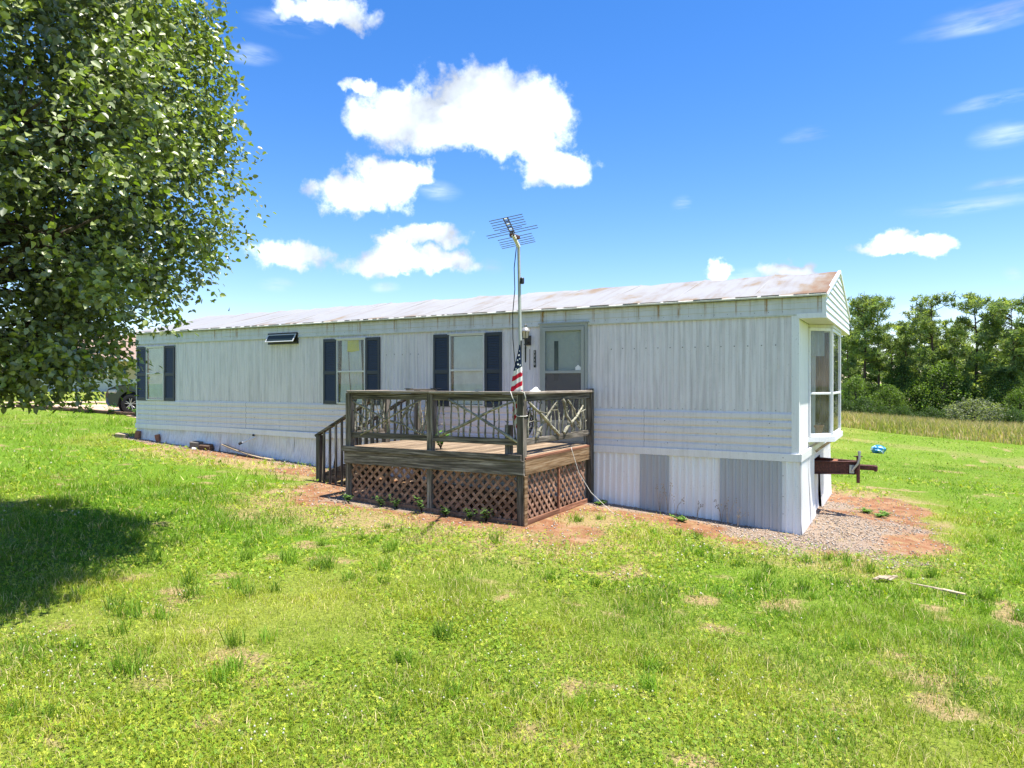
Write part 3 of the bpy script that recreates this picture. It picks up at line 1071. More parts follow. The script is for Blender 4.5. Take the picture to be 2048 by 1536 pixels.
def window(x0, x1, z0, z1, fill, ylab=None):
    y = -.055; e = .028
    mb = MB()
    mb.box(x0, x0 + e, y, -.006, z0, z1); mb.box(x1 - e, x1, y, -.006, z0, z1)
    mb.box(x0 + e, x1 - e, y, -.006, z0, z0 + e); mb.box(x0 + e, x1 - e, y, -.006, z1 - e, z1)
    mb.box(x0 - .03, x1 + .03, y - .02, -.004, z1, z1 + .018)
    fr = mb.build('window', M_FRAME, HOME)
    zm = z0 + (z1 - z0) * .50
    mb = MB(); mb.box(x0 + e, x1 - e, y - .003, y + .022, zm - .016, zm + .016); mb.build('sash_rail', M_FRAME, fr)
    for (a, b, yy) in ((z0 + e, zm - .016, y + .018), (zm + .016, z1 - e, y + .010)):
        mb = MB(); mb.box(x0 + e, x1 - e, yy, yy + .003, a, b); mb.build('pane', M_GLASS, fr)
    mb = MB(); mb.box(x0 + e, x1 - e, -.0165, -.0155, z0 + e, z1 - e); mb.build('dark_backing', M_DARK, fr)  # flat dark sheet, its colour stands in for the shaded room behind the panes
    if fill == 'blind':
        mb = MB(); n = int((z1 - z0) / .028)
        for k in range(n):
            z = z0 + e + .01 + k * (z1 - z0 - 2 * e - .02) / n
            mb.add([(x0 + .085, -.027, z), (x1 - e - .004, -.027, z), (x1 - e - .004, -.0205, z + .0275), (x0 + .085, -.0205, z + .0275)], [(0, 1, 2, 3)])
        mb.build('blind', M_BLIND, fr)
        mb = MB(); mb.box(x0 + e, x0 + .075, -.022, -.019, z0 + e, z1 - e); mb.build('dark_backing', M_BROWN, fr)
    else:
        xs = np.linspace(x0 + .075, x1 - e - .05, 40)
        vs = []; fs = []
        for r in range(9):
            h = r / 8
            for a in xs:
                k = (a - x0 - .3) * (1 - .18 * h)
                vs.append((x0 + .3 + k + .02 * h * math.sin(h * 3), -.0235 + .0035 * math.sin(a * 60 + math.sin(h * 2)), z0 + .03 + (z1 - z0 - .06) * h))
        for r in range(8):
            for i in range(39):
                fs.append((r * 40 + i, r * 40 + i + 1, (r + 1) * 40 + i + 1, (r + 1) * 40 + i))
        mb = MB(); mb.add(vs, fs); mb.build('curtain', M_CURT, fr, smooth='all')
        mb = MB(); mb.tube([(x0 + .31, -.031, z1 - .25), (x0 + .33, -.031, z0 + .6), (x0 + .36, -.031, z0 + .3), (x0 + .42, -.031, z0 + .12)], .006, 5); mb.build('curtain_cord', M_BROWN, fr)
    return fr


for (a, b, c, d, f) in ((-15.63, -15.22, -14.52, -14.13, 'blind'), (-9.23, -8.845, -8.085, -7.725, 'curtain'), (-6.42, -6.045, -5.285, -4.93, 'blind')):
    shutter(a, b - .008); shutter(c + .008, d)
    window(b, c, 1.765, 3.085, f)
p_ = empty('yellow_paper_sheet', (-8.45, -.034, 2.9), 'yellow sheet of paper hung in the curtained window', 'paper')
mb = MB()
vs = []; fs = []
for j in range(5):
    for i in range(7):
        u, v = i / 6, j / 4
        vs.append((-8.56 + .30 * u + .02 * (1 - v) * (u - .5), -.0350 + .0022 * math.sin(u * 9 + v * 3), 2.83 + .225 * v - .012 * (1 - v) * math.sin(u * 5)))
for j in range(4):
    for i in range(6): fs.append((j * 7 + i, j * 7 + i + 1, j * 7 + i + 8, j * 7 + i + 7))
mb.add(vs, fs); mb.build('sheet', M_YELLOW, p_, smooth='all')

# small top-hung awning window standing open
ax0, ax1, az0, az1 = -10.86, -9.97, 3.03, 3.275
mb = MB(); e = .03
mb.box(ax0, ax0 + e, -.055, -.02, az0, az1); mb.box(ax1 - e, ax1, -.055, -.02, az0, az1)
mb.box(ax0 + e, ax1 - e, -.055, -.02, az0, az0 + e); mb.box(ax0 + e, ax1 - e, -.055, -.02, az1 - e, az1)
mb.box(ax0 + e, ax1 - e, -.042, -.035, az0 + e, az1 - e)
fr = mb.build('awning_window', M_BLACK, HOME)
mb = MB()
p1, p2 = np.array([0, -.056, az1 - .035]), np.array([0, -.155, az0 + .045])
for (a, b, s0, s1) in ((ax0 + .02, ax0 + .045, 0, 1), (ax1 - .045, ax1 - .02, 0, 1), (ax0 + .045, ax1 - .045, 0, .1), (ax0 + .045, ax1 - .045, .9, 1)):
    q0, q1 = p1 + (p2 - p1) * s0, p1 + (p2 - p1) * s1
    mb.bar(((a + b) / 2, q0[1], q0[2]), ((a + b) / 2, q1[1], q1[2]), b - a, .014, up=(0, 1, .3), c=.002)
sa = mb.build('open_sash', M_FRAME, fr)
mb = MB(); q0, q1 = p1 + (p2 - p1) * .1, p1 + (p2 - p1) * .9
mb.bar(((ax0 + ax1) / 2, q0[1], q0[2]), ((ax0 + ax1) / 2, q1[1], q1[2]), ax1 - ax0 - .09, .005, up=(0, 1, .3), c=.001)
mb.build('pane', plain('tinted_glass', (.02, .035, .034), .3, spec=.2), fr)

# ---- front door: storm door over a panel door with a narrow light
dx0, dx1, dz0, dz1 = -4.15, -3.27, 1.20, 3.195
mb = MB()
mb.box(dx0, dx0 + .045, -.06, -.006, dz0, dz1); mb.box(dx1 - .045, dx1, -.06, -.006, dz0, dz1); mb.box(dx0 + .045, dx1 - .045, -.06, -.006, dz1 - .05, dz1)
mb.box(dx0 - .03, dx1 + .03, -.075, -.006, dz1, dz1 + .022)
door = mb.build('door', M_DOORF, HOME)
mb = MB()
a, b = dx0 + .05, dx1 - .05
mb.box(a, a + .055, -.072, -.048, dz0 + .01, dz1 - .055); mb.box(b - .055, b, -.072, -.048, dz0 + .01, dz1 - .055)
for (q0, q1) in ((dz1 - .12, dz1 - .055), (2.355, 2.40), (dz0 + .01, dz0 + .09)):
    mb.box(a + .055, b - .055, -.0715, -.0485, q0, q1)
mb.box(a + .055, b - .055, -.071, -.049, 1.50, 1.56)
mb.build('storm_door', M_DOORF, door)
mb = MB(); mb.box(dx0 + .045, dx1 - .045, -.026, -.018, dz0, dz1 - .05)
mb.box(-3.915, -3.785, -.030, -.0265, 2.20, 2.935)
mb.build('inner_door', M_DOOR, door)
mb = MB(); mb.box(-3.89, -3.81, -.0325, -.0305, 2.23, 2.905); mb.build('narrow_light', plain('wired_glass', (.10, .115, .11), .2, var=.5, scale=60), door)
mb = MB(); mb.box(a + .055, b - .055, -.062, -.059, 2.40, dz1 - .12); mb.build('pane', M_GLASS, door)
mm, tt, bb = new_mat('insect_screen')
mm.node_tree.nodes.remove(bb)
t1_ = tt.n('ShaderNodeBsdfTransparent'); t1_.inputs[0].default_value = (.8, .8, .8, 1)
t2_ = tt.n('ShaderNodeBsdfDiffuse'); t2_.inputs[0].default_value = (.22, .21, .20, 1)
t3_ = tt.n('ShaderNodeMixShader'); t3_.inputs[0].default_value = .42
tt.l(t1_.outputs[0], t3_.inputs[1]); tt.l(t2_.outputs[0], t3_.inputs[2]); tt.l(t3_.outputs[0], mm.node_tree.nodes['Material Output'].inputs['Surface'])
mb = MB(); mb.box(a + .055, b - .055, -.061, -.060, 1.56, 2.355); mb.build('screen', mm, door)
mb = MB(); mb.box(a + .055, b - .055, -.063, -.058, dz0 + .09, 1.50); mb.build('kick_panel', plain('kick_panel_paint', (.30, .31, .32), .4), door)
for zz in (2.27, 2.14):
    mb = MB(); mb.lathe([(.001, -.062), (.024, -.06), (.026, -.045), (.012, -.04), (.012, -.026)], -4.045, 0, zz, 12, 'y'); mb.build('door_knob', M_BLACK, door, smooth=True)
mb = MB(); mb.tube([(-4.11, -.074, 1.98), (-4.11, -.105, 1.97), (-4.105, -.108, 1.86), (-4.105, -.074, 1.84)], .009, 6); mb.build('handle', M_BLACK, door, smooth=True)
mb = MB(); s_ = -3.43
mb.prism([(s_ - .05, 2.405), (s_ + .05, 2.405), (s_ + .05, 2.455), (s_, 2.495), (s_ - .05, 2.455)], 'y', -.0640, -.0625); mb.build('house_sticker', M_WHITE, door)
# lower wall strip left of the door: a torn seam
mb = MB(); mb.box(-4.375, -4.365, -.0165, -.0125, 2.42, 2.78); mb.build('seam_gap', plain('rust_gap', (.09, .04, .03), .9), HOME)

# screw heads and nail dimples (too small to pick apart)
mb = MB(); rr = random.Random(8)
def dot(x, z, y, r):
    mb.add([(x + r * math.cos(k * math.pi / 3), y, z + r * math.sin(k * math.pi / 3)) for k in range(6)] + [(x, y - r * .5, z)], [(k, (k + 1) % 6, 6) for k in range(6)])
x = -15.4
while x < -.15:
    if not (-4.2 < x < -3.2): dot(x, ZM + .03, -.0225, .006)
    if x > -3.0 or -7.6 < x < -6.6: dot(x, 2.745 + rr.uniform(-.006, .006), -.0205, .009)
    dot(x + .1, ZU + .03, -.0395, .0055)
    x += .196
for zz in (1.25, 1.42, 1.60):
    x = -15.2
    while x < -.3:
        dot(x + rr.uniform(-.03, .03), zz, -.034, .007); x += .78
for zz in (1.11, .85, .55, .30): dot(-.20, zz, -.066, .007)
tag(mb.build('screw_heads', plain('screw_rust', (.055, .045, .04), .7), HOME), kind='stuff')


# ---- bay window at the front end
bz0, bz1 = 1.345, 3.06
pa, pb, pc, pd = (0.0, BY0), (BX, BY0 + BX), (BX, BY1 - BX), (0.0, BY1)
mb = MB()
for q in (pb, pc):
    mb.bev(q[0], q[1], (bz0 + bz1) / 2, .045, .045, bz1 - bz0, .005)
for q in (pa, pd):
    mb.bev(q[0] + .018, q[1] + (.012 if q is pa else -.012), (bz0 + bz1) / 2, .035, .04, bz1 - bz0, .004)
for (s, e_) in ((pa, pb), (pb, pc), (pc, pd)):
    for zz, hh in ((bz0 + .02, .05), (bz1 - .02, .05), (2.025, .035)):
        s3, e3 = np.array([*s, zz]), np.array([*e_, zz]); d3 = (e3 - s3) / np.linalg.norm(e3 - s3)
        mb.bar(s3 + d3 * .024, e3 - d3 * .024, .036, hh, c=.004)
bay = mb.build('bay_window', M_TRIM, HOME)
for (s, e_) in ((pa, pb), (pb, pc), (pc, pd)):
    for (z0_, z1_) in ((bz0 + .045, 2.008), (2.043, bz1 - .045)):
        s3, e3 = np.array([*s, (z0_ + z1_) / 2]), np.array([*e_, (z0_ + z1_) / 2]); d3 = (e3 - s3) / np.linalg.norm(e3 - s3)
        mb = MB(); mb.bar(s3 + d3 * .026, e3 - d3 * .026, .004, z1_ - z0_, c=.0005); mb.build('pane', M_GLASS, bay)
mb = MB(); mb.prism([(-.02, BY0 - .05), (BX + .05, BY0 + BX - .05), (BX + .05, BY1 - BX + .05), (-.02, BY1 + .05)], 'z', bz0 - .085, bz0 - .006); mb.build('sill', M_TRIM, bay)
mb = MB(); mb.prism([(-.02, BY0 - .03), (BX + .03, BY0 + BX - .03), (BX + .03, BY1 - BX + .03), (-.02, BY1 + .03)], 'z', bz1 + .006, gz0 - .008); mb.build('head', M_SOFF, bay)
for yy in (BY0 + .45, BY1 - .45):
    mb = MB(); mb.bar((.06, yy, 1.075), (BX - .03, yy, bz0 - .09), .04, .04); mb.build('brace', M_LUMBER, bay)
# inside: floor shelf, back, drapes
mb = MB(); mb.box(-.74, -.72, BY0 - .02, BY1 + .02, 1.31, 3.06); mb.build('alcove_back', plain('dark_room', (.05, .042, .035), .9), bay)  # dark backing: the dimness of the room is put into its colour
mb = MB(); mb.box(-.72, .02, BY0, BY1, 1.302, 1.33); mb.build('alcove_shelf', M_TRIM, bay)
def drape(x0, y0, x1, y1, z0, z1, m, waves, amp, gather=0.0):
    vs = []; fs = []; n = 48
    dx, dy = x1 - x0, y1 - y0; L = math.hypot(dx, dy)
    for r in range(8):
        h = r / 7
        for i in range(n):
            u = i / (n - 1); uu = .5 + (u - .5) * (1 - gather * (1 - h))
            o_ = amp * math.sin(u * waves * 2 * math.pi)
            vs.append((x0 + dx * uu - dy / L * o_, y0 + dy * uu + dx / L * o_, z0 + (z1 - z0) * h))
    for r in range(7):
        for i in range(n - 1): fs.append((r * n + i, r * n + i + 1, (r + 1) * n + i + 1, (r + 1) * n + i))
    mb = MB(); mb.add(vs, fs); return mb.build('drape', m, bay, smooth='all')
drape(.0, BY0 + .20, .085, BY0 + .26, 1.36, 3.03, M_CURT, 3, .012, .35)
drape(.05, BY0 + .86, .285, BY0 + .80, 1.36, 3.03, M_BROWN, 6, .02, .05)
drape(.235, BY0 + .70, .275, BY0 + .70, 1.36, 3.03, M_CURT, 1, .006)
mb = MB(); mb.box(-.60, .02, BY0 + 1.30, BY0 + 1.33, 1.335, 3.05); mb.build('alcove_dark_panel', M_DARK, bay)  # added dark panel, so the view past the drapes stays in shade
drape(-.30, BY0 + .28, -.12, BY0 + .62, 1.35, 3.04, M_BROWN, 6, .022, .1)
drape(-.22, BY0 + .95, -.16, BY0 + 1.25, 1.35, 3.04, M_BROWN, 5, .02, .2)
drape(-.05, BY1 - .35, .08, BY1 - .10, 1.35, 3.04, M_CURT, 5, .016, .3)
vs = drape(-.02, BY0 + .10, .20, BY0 + .36, 2.62, 3.05, plain('valance', (.30, .31, .34), .9), 3, .012)
pot = empty('flower_pot', (.10, BY0 + .33, 1.345), 'terracotta flower pot behind the glass of the bay window', 'pot')
mb = MB(); mb.lathe([(.001, .0), (.060, .0), (.085, .135), (.098, .137), (.100, .175), (.088, .175), (.084, .14), (.001, .135)], .10, BY0 + .33, 1.340, 20); mb.build('pot_body', M_TERRA, pot, smooth=True)
mb = MB(); rr = random.Random(3)
for k in range(9):
    a = rr.uniform(0, 6.28); l = rr.uniform(.06, .12)
    p0 = np.array([.10, BY0 + .33, 1.48]); p1 = p0 + np.array([math.cos(a) * .06, math.sin(a) * .06, l * .7]); mb.tube([p0, (p0 + p1) / 2 + np.array([0, 0, .02]), p1], [.004, .005, .001], 4)
mb.build('dry_stems', M_TWIG, pot)

# ---- hitch: A-frame drawbar with coupler and jack
HI = empty('trailer_hitch', (.5, YC, .8), 'rusty steel A-frame tow hitch sticking out of the front skirting', 'hitch')
def chan(p0, p1, h, wd):
    p0 = np.array(p0); p1 = np.array(p1); a, b, d = basis(p1 - p0)
    mb = MB()
    mb.bar(p0, p1, .012, h - .026, c=.002)
    for s in (-1, 1):
        o_ = np.array([0, 0, s * (h / 2 - .0065)])
        mb.bar(p0 + o_, p1 + o_, wd, .012, c=.002)
    return mb
chan((-.5, 1.60, .79), (.66, 2.085, .79), .215, .085).build('drawbar_beam', M_RUST, HI)
chan((-.5, 2.67, .79), (.66, 2.185, .79), .215, .085).build('drawbar_beam', M_RUST, HI)
mb = MB(); mb.bar((.30, 1.95, .885), (.30, 2.32, .885), .07, .02); mb.build('cross_plate', M_RUSTO, HI)
mb = MB(); mb.bar((.58, 2.135, .80), (.90, 2.135, .80), .09, .085, c=.012); mb.bev(.905, 2.135, .79, .06, .10, .10, .03); mb.build('coupler', M_RUST, HI)
mb = MB(); mb.tube([(.655, 2.02, .55), (.655, 2.02, .995)], .028, 10); mb.build('jack_tube', M_RUST, HI, smooth=True)
mb = MB(); mb.bar((.60, 1.98, .985), (.72, 2.03, .985), .03, .016); mb.build('jack_handle', M_RUST, HI)
mb = MB(); mb.tube([(.565, 2.0, .74), (.60, 1.99, .80), (.655, 1.985, .87), (.675, 1.985, .95), (.675, 1.985, 1.03), (.675, 1.985, 1.06)], .020, 10); mb.tube([(.675, 1.985, 1.035), (.675, 1.985, 1.075)], .025, 10)
mb.build('conduit', M_GALV, HI, smooth=True)
mb = MB(); mb.bev(.56, 2.010, .77, .075, .010, .14, .003, np.array([[.92, .385, 0], [-.385, .92, 0], [0, 0, 1]])); mb.build('bracket', M_GALV, HI)

# ------------------------------------------------------------------ the deck
DECK = empty('wooden_deck', ((DX0 + DX1) / 2, DY / 2, .3), 'weathered wooden porch deck with branch railings and lattice skirt', 'deck')
FZ = 1.185                                       # top of the boards
PX = -4.765                                      # middle front post
EXF = DX1 - .02


def post(x, y, z0, z1, s=.10, m=None):
    mb = MB(); mb.bev(x, y, (z0 + z1) / 2, s, s, z1 - z0, .006)
    return mb.build('post', m or M_WZ, DECK)


# floor boards, run out from the wall
fb = MB(); fb.bev(0, 0, 0, .136, -DY - .10, .030, .004); fme = fb.mesh('floor_board'); fme.materials.append(M_FLOOR)
nb = 22; pitch = (DX1 - DX0 - .04) / nb
for k in range(nb):
    link('floor_board', fme, None, DECK, (DX0 + .02 + pitch * (k + .5), DY / 2 + .0, FZ - .015 + random.uniform(-.002, .002)), (0, 0, random.uniform(-.003, .003)))
# edge strip, rim boards, joists
mb = MB(); mb.bar((DX0 - .045, DY - .022, FZ - .028), (DX1 - .02, DY - .022, FZ - .018), .085, .040, up=(0, 1, 0)); mb.build('edge_strip', M_WX, DECK)
mb = MB(); mb.bar((DX0 - .01, DY + .002, 1.025), (DX1 + .012, DY + .002, 1.025), .205, .038, up=(0, 1, 0)); mb.build('rim_board', M_WX, DECK)
mb = MB(); mb.bar((DX1 - .004, DY + .03, 1.03), (DX1 - .004, -.16, 1.045), .038, .205); mb.build('rim_board', M_RIMR, DECK)
mb = MB(); mb.bar((DX1 - .02, DY + .05, 1.152), (DX1 - .02, -.16, 1.160), .075, .036); mb.build('edge_strip', M_EDGE, DECK)
mb = MB(); mb.bar((DX0 + .004, DY + .03, 1.03), (DX0 + .004, -.1, 1.03), .038, .205); mb.build('rim_board', M_WY, DECK)
for k in range(1, 6):
    mb = MB(); mb.bar((DX0 + .03, DY * k / 6, 1.07), (DX1 - .03, DY * k / 6, 1.07), .17, .036, up=(0, 1, 0)); mb.build('joist', M_WX, DECK)

# posts
def gp(x, y): return float(G(x, y)) - .05
PF = DY + .055
post(DX1 - .055, PF, gp(DX1, DY), 2.035, .105)
post(DX0 + .055, PF, gp(DX0, DY), 2.035, .105)
post(PX, PF, gp(PX, DY), 2.035, .095)
post(DX1 - .02, -.10, gp(DX1, -.1), 2.10, .10, M_WZ)
post(DX0 + .055, -1.49, gp(DX0, -1.5), 2.035, .095)
post(DX0 + .055, -.62, gp(DX0, -.6), 2.035, .095)
post(DX0 + .055, -.12, gp(DX0, -.1), 2.035, .095)
post(-3.52, DY + .20, FZ, 1.60, .09)             # short inner post by the corner
# facing boards on the outside of the front right corner
mb = MB(); mb.bev(DX1 + .010, DY + .045, (gp(DX1, DY) + .92) / 2, .022, .085, .92 - gp(DX1, DY), .004); mb.build('facing_board', M_RIMR, DECK)

# rails: cap, top rail, lower rail
def rail(p0, p1, capm, m, lo=1.375):
    p0 = np.array([*p0, 0.]); p1 = np.array([*p1, 0.]); d = (p1 - p0) / np.linalg.norm(p1 - p0)
    mb = MB(); mb.bar(p0 + [0, 0, 2.055] - d * .06, p1 + [0, 0, 2.055] + d * .06, .145, .034); mb.build('rail_cap', capm, DECK)
    mb = MB(); mb.bar(p0 + [0, 0, 1.985], p1 + [0, 0, 1.985], .04, .095); mb.build('top_rail', m, DECK)
    mb = MB(); mb.bar(p0 + [0, 0, lo], p1 + [0, 0, lo], .04, .088); mb.build('lower_rail', m, DECK)
rail((DX0 + .11, PF), (PX - .05, PF), M_CX, M_WX)
rail((PX + .05, PF), (DX1 - .11, PF), M_CX, M_WX)
rail((DX1 - .055, PF + .05), (DX1 - .02, -.15), M_CY, M_WY)
rail((DX0 + .055, PF + .05), (DX0 + .055, -1.54), M_CY, M_WY)
rail((DX0 + .055, -.57), (DX0 + .055, -.17), M_CY, M_WY)
for (x, y) in ((DX1 - .055, PF),):
    mb = MB(); mb.bev(x, y, 2.0555, .15, .15, .030, .004); mb.build('rail_cap', M_CX, DECK)

# branch balusters
TR = random.Random(21)
def twig(p0, p1, r0, r1, wob=.02, nub=3, name='branch_baluster'):
    p0 = np.array(p0, float); p1 = np.array(p1, float)
    mb = MB(); n = 8; pts = []; rs = []
    a, b, d = basis(p1 - p0); L = np.linalg.norm(p1 - p0)
    wob *= 1.5
    f1, f2 = TR.uniform(1, 3), TR.uniform(0, 6)
    for i in range(n):
        u = i / (n - 1)
        w_ = wob * math.sin(math.pi * u) ** .5 * math.sin(f1 * u * 3 + f2) + TR.uniform(-1, 1) * wob * .22
        w2 = wob * .4 * math.sin(f1 * u * 2 + f2 * 2)
        pts.append(p0 + (p1 - p0) * u + a * w_ + b * w2)
        rs.append((r0 + (r1 - r0) * u) * TR.uniform(.85, 1.3))
    mb.tube(pts, rs, 6)
    for k in range(nub):
        i = TR.randint(1, n - 2); q = pts[i]
        dd = a * TR.choice((-1, 1)) * TR.uniform(.5, 1) + d * TR.uniform(.1, .9) + b * TR.uniform(-.4, .4)
        l = TR.uniform(.02, .05) if TR.random() < .75 else TR.uniform(.06, .14)
        mb.tube([q, q + dd * l], [rs[i] * .7, rs[i] * .3], 5)
    return mb.build(name, M_TWIG, DECK, smooth='all')


ZL, ZT = 1.41, 1.95
# left front section: tangled forked twigs
xa, xb = DX0 + .13, PX - .06
n = 13
for k in range(n):
    x = xa + (xb - xa) * (k + .5) / n + TR.uniform(-.03, .03)
    x2 = x + TR.uniform(-.10, .10)
    twig((x, PF + .012, ZL - .03), (x2, PF + .02, ZT + .03), TR.uniform(.010, .016), TR.uniform(.006, .011), .03, 4)
twig((xa + .15, PF - .015, ZL - .02), (xb - .10, PF - .015, ZT - .02), .016, .012, .03, 5)
twig((xa, PF - .02, ZT - .03), (xa + .62, PF - .02, ZT - .32), .015, .012, .02, 3)
twig((xa + .75, PF - .018, ZT - .34), (xb + .02, PF - .018, ZL + .01), .013, .010, .02, 4)
twig((xa + .02, PF - .02, ZT - .18), (xa + .42, PF - .02, ZL + .12), .010, .007, .02, 4)
twig((xa + .95, PF - .02, ZL + .20), (xa + 1.22, PF - .02, ZT - .05), .010, .007, .03, 4)
twig((xa + .25, PF - .02, ZL + .1), (xa + .42, PF - .02, ZT - .02), .015, .011, .02, 3)
# right front section: a long crossed pair over upright twigs
xa, xb = PX + .06, DX1 - .12
n = 12
for k in range(n):
    x = xa + (xb - xa) * (k + .5) / n + TR.uniform(-.012, .012)
    twig((x + TR.uniform(-.02, .02), PF + .012, ZL - .03), (x, PF + .012, ZT + .03), TR.uniform(.011, .015), TR.uniform(.007, .011), .014, 3)
twig((xa + .10, PF - .018, ZL + .02), (xb - .02, PF - .018, ZT - .01), .022, .015, .025, 5)
twig((xa + .28, PF - .035, ZT), (xb + .02, PF - .035, ZL - .03), .015, .020, .012, 5)
# right side
ya, yb = PF + .10, -.18
n = 15
for k in range(n):
    y = ya + (yb - ya) * (k + .5) / n + TR.uniform(-.04, .04)
    x = DX1 - .045 + .02 * k / n
    twig((x - .01, y, ZL - .03), (x - .01, y + TR.uniform(-.08, .08), ZT + .03), TR.uniform(.010, .018), TR.uniform(.006, .011), .02, 3)
def side(u, z, o=.02): return (DX1 - .045 + .03 * u + o, ya + (yb - ya) * u, z)
twig(side(.02, ZT - .02), side(.47, ZL + .0), .017, .022, .012, 5)
twig(side(.12, ZL), side(.44, ZT - .02, .012), .022, .012, .012, 5)
twig(side(.55, ZL + .02), side(.88, ZT - .12), .024, .013, .012, 6)
twig(side(.52, ZT), side(.68, ZL + .1), .018, .014, .015, 4)
twig(side(.60, ZT - .01), side(.82, ZL + .12), .015, .010, .02, 4)
twig(side(.08, ZL + .24), side(.30, ZL + .2), .008, .006, .02, 3)
# left side rails
for k in range(6):
    y = PF + .12 + k * .14
    twig((DX0 + .055, y, ZL - .03), (DX0 + .06, y + TR.uniform(-.06, .06), ZT + .03), .014, .009, .03, 3)
for k in range(3):
    twig((DX0 + .055, -.50 + .13 * k, ZL - .03), (DX0 + .055, -.50 + .13 * k + TR.uniform(-.03, .03), ZT + .03), .014, .009, .02, 3)


# lattice: separate diagonal slats clipped to each panel, two layers
def lattice(u0, u1, zb, zt, put, pitch=.148, wd=.043, lean=1):
    """put(u,z,layer) -> 3D; slats clipped to a rectangle in (u,z)"""
    H = zt - zb
    for layer, sg in ((0, lean), (1, -lean)):
        c = u0 - H if sg > 0 else u0
        c += TR.uniform(0, pitch)
        end = u1 if sg > 0 else u1 + H
        while c < end:
            # slat centre line from (c, zb) along 45 degrees
            q = [(c, zb), (c + sg * H, zt)]
            (a0, b0), (a1, b1) = q
            lo, hi = 0.0, 1.0
            if sg > 0:
                lo = max(lo, (u0 - a0) / H); hi = min(hi, (u1 - a0) / H)
            else:
                lo = max(lo, (a0 - u1) / H); hi = min(hi, (a0 - u0) / H)
            if hi - lo > .06:
                s0 = (a0 + sg * H * lo, zb + H * lo); s1 = (a0 + sg * H * hi, zb + H * hi)
                p0, p1 = np.array(put(*s0, layer)), np.array(put(*s1, layer))
                nrm = np.array(put(u0, zb, 1)) - np.array(put(u0, zb, 0))
                mb = MB(); mb.bar(p0, p1, .0065 if False else wd, .007, up=nrm / np.linalg.norm(nrm), c=.0015)
                mb.build('lattice_slat', M_LAT, DECK)
            c += pitch * TR.uniform(.93, 1.07)
def fput(u, z, l): return (u, DY + .035 + .009 * l, z)
lattice(DX0 + .10, PX - .04, gp(-5.6, DY) + .09, .935, fput)
lattice(PX + .04, DX1 - .10, gp(-4, DY) + .09, .935, fput)
def rput(u, z, l): return (DX1 - .035 - .009 * l, u, z)
lattice(DY + .10, -1.32, gp(DX1, -2) + .09, .945, rput, lean=-1)
lattice(-1.28, -.28, gp(DX1, -1) + .09, .945, rput, lean=-1)
mb = MB(); mb.bev(DX1 - .012, -1.30, .60, .03, .04, .70, .004); mb.build('lattice_batten', M_EDGE, DECK)
for (a, b) in ((DX0 + .08, PX), (PX, DX1 - .08)):
    mb = MB(); mb.bar((a, DY + .02, gp(a, DY) + .08), (b, DY + .02, gp(b, DY) + .08), .06, .03, up=(0, 1, 0)); mb.build('bottom_rail', M_LAT, DECK)
for (a, b) in ((DY + .08, -1.30), (-1.30, -.25)):
    mb = MB(); mb.bar((DX1 - .010, a, gp(DX1, a) + .085), (DX1 - .010, b, gp(DX1, b) + .085), .03, .07); mb.build('bottom_rail', M_EDGE, DECK)

# ------------------------------------------------------------------ stairs at the left end of the deck
ST = empty('deck_stairs', (-7.2, -1.0, .38), 'short wooden staircase with slanted handrail left of the deck', 'stairs')
run = 1.46; nst = 5; x_top = DX0; g0 = gp(-7.8, -1.2) + .03
rise = (FZ - g0) / nst
for k in range(1, nst):
    z = FZ - rise * k; x = x_top - .29 * (k - .5)
    mb = MB(); mb.bev(x, -1.02, z - .018, .30, .90, .036, .005); mb.build('tread', M_FLOOR, ST)
    mb = MB(); mb.bev(x + .13, -1.02, z - .10, .022, .88, .13, .004); mb.build('riser', M_WY, ST)
for yy in (-1.49, -.55):
    mb = MB()
    mb.bar((x_top - .02, yy + (.05 if yy < -1 else 0), FZ - .20), (x_top - run, yy + (.05 if yy < -1 else 0), g0 + .04), .038, .24); mb.build('stringer', M_WX, ST)
    mb = MB(); mb.bar((x_top + .0, yy, 2.035), (x_top - run - .10, yy, 1.235), .10, .042); mb.build('handrail', M_WX, ST)
    mb = MB(); mb.bev(x_top - run - .03, yy, (gp(-7.9, yy) + 1.25) / 2, .095, .09, 1.25 - gp(-7.9, yy), .006); mb.build('newel_post', M_WZ, ST)
    for k in range(1, 10):
        x = x_top - run + .142 * k - .04
        zt = 2.035 + (x - x_top) * (.80 / (run + .10)) - .02
        zb = max(gp(x, yy), FZ - rise * ((x_top - x) / .29 + .9))
        zb = gp(x, yy) + .02 if k < 6 else zb
        mb = MB(); mb.bev(x, yy - .018, (zb + zt) / 2, .036, .036, zt - zb, .003); mb.build('baluster', M_WZ, ST)

# ------------------------------------------------------------------ things on and round the deck
ORD = ['first', 'second', 'third', 'fourth', 'fifth', 'sixth', 'seventh', 'eighth', 'ninth', 'tenth', 'eleventh', 'twelfth', 'thirteenth', 'fourteenth', 'fifteenth']


def nth(i, vals):
    return ORD[sorted(vals).index(vals[i])]


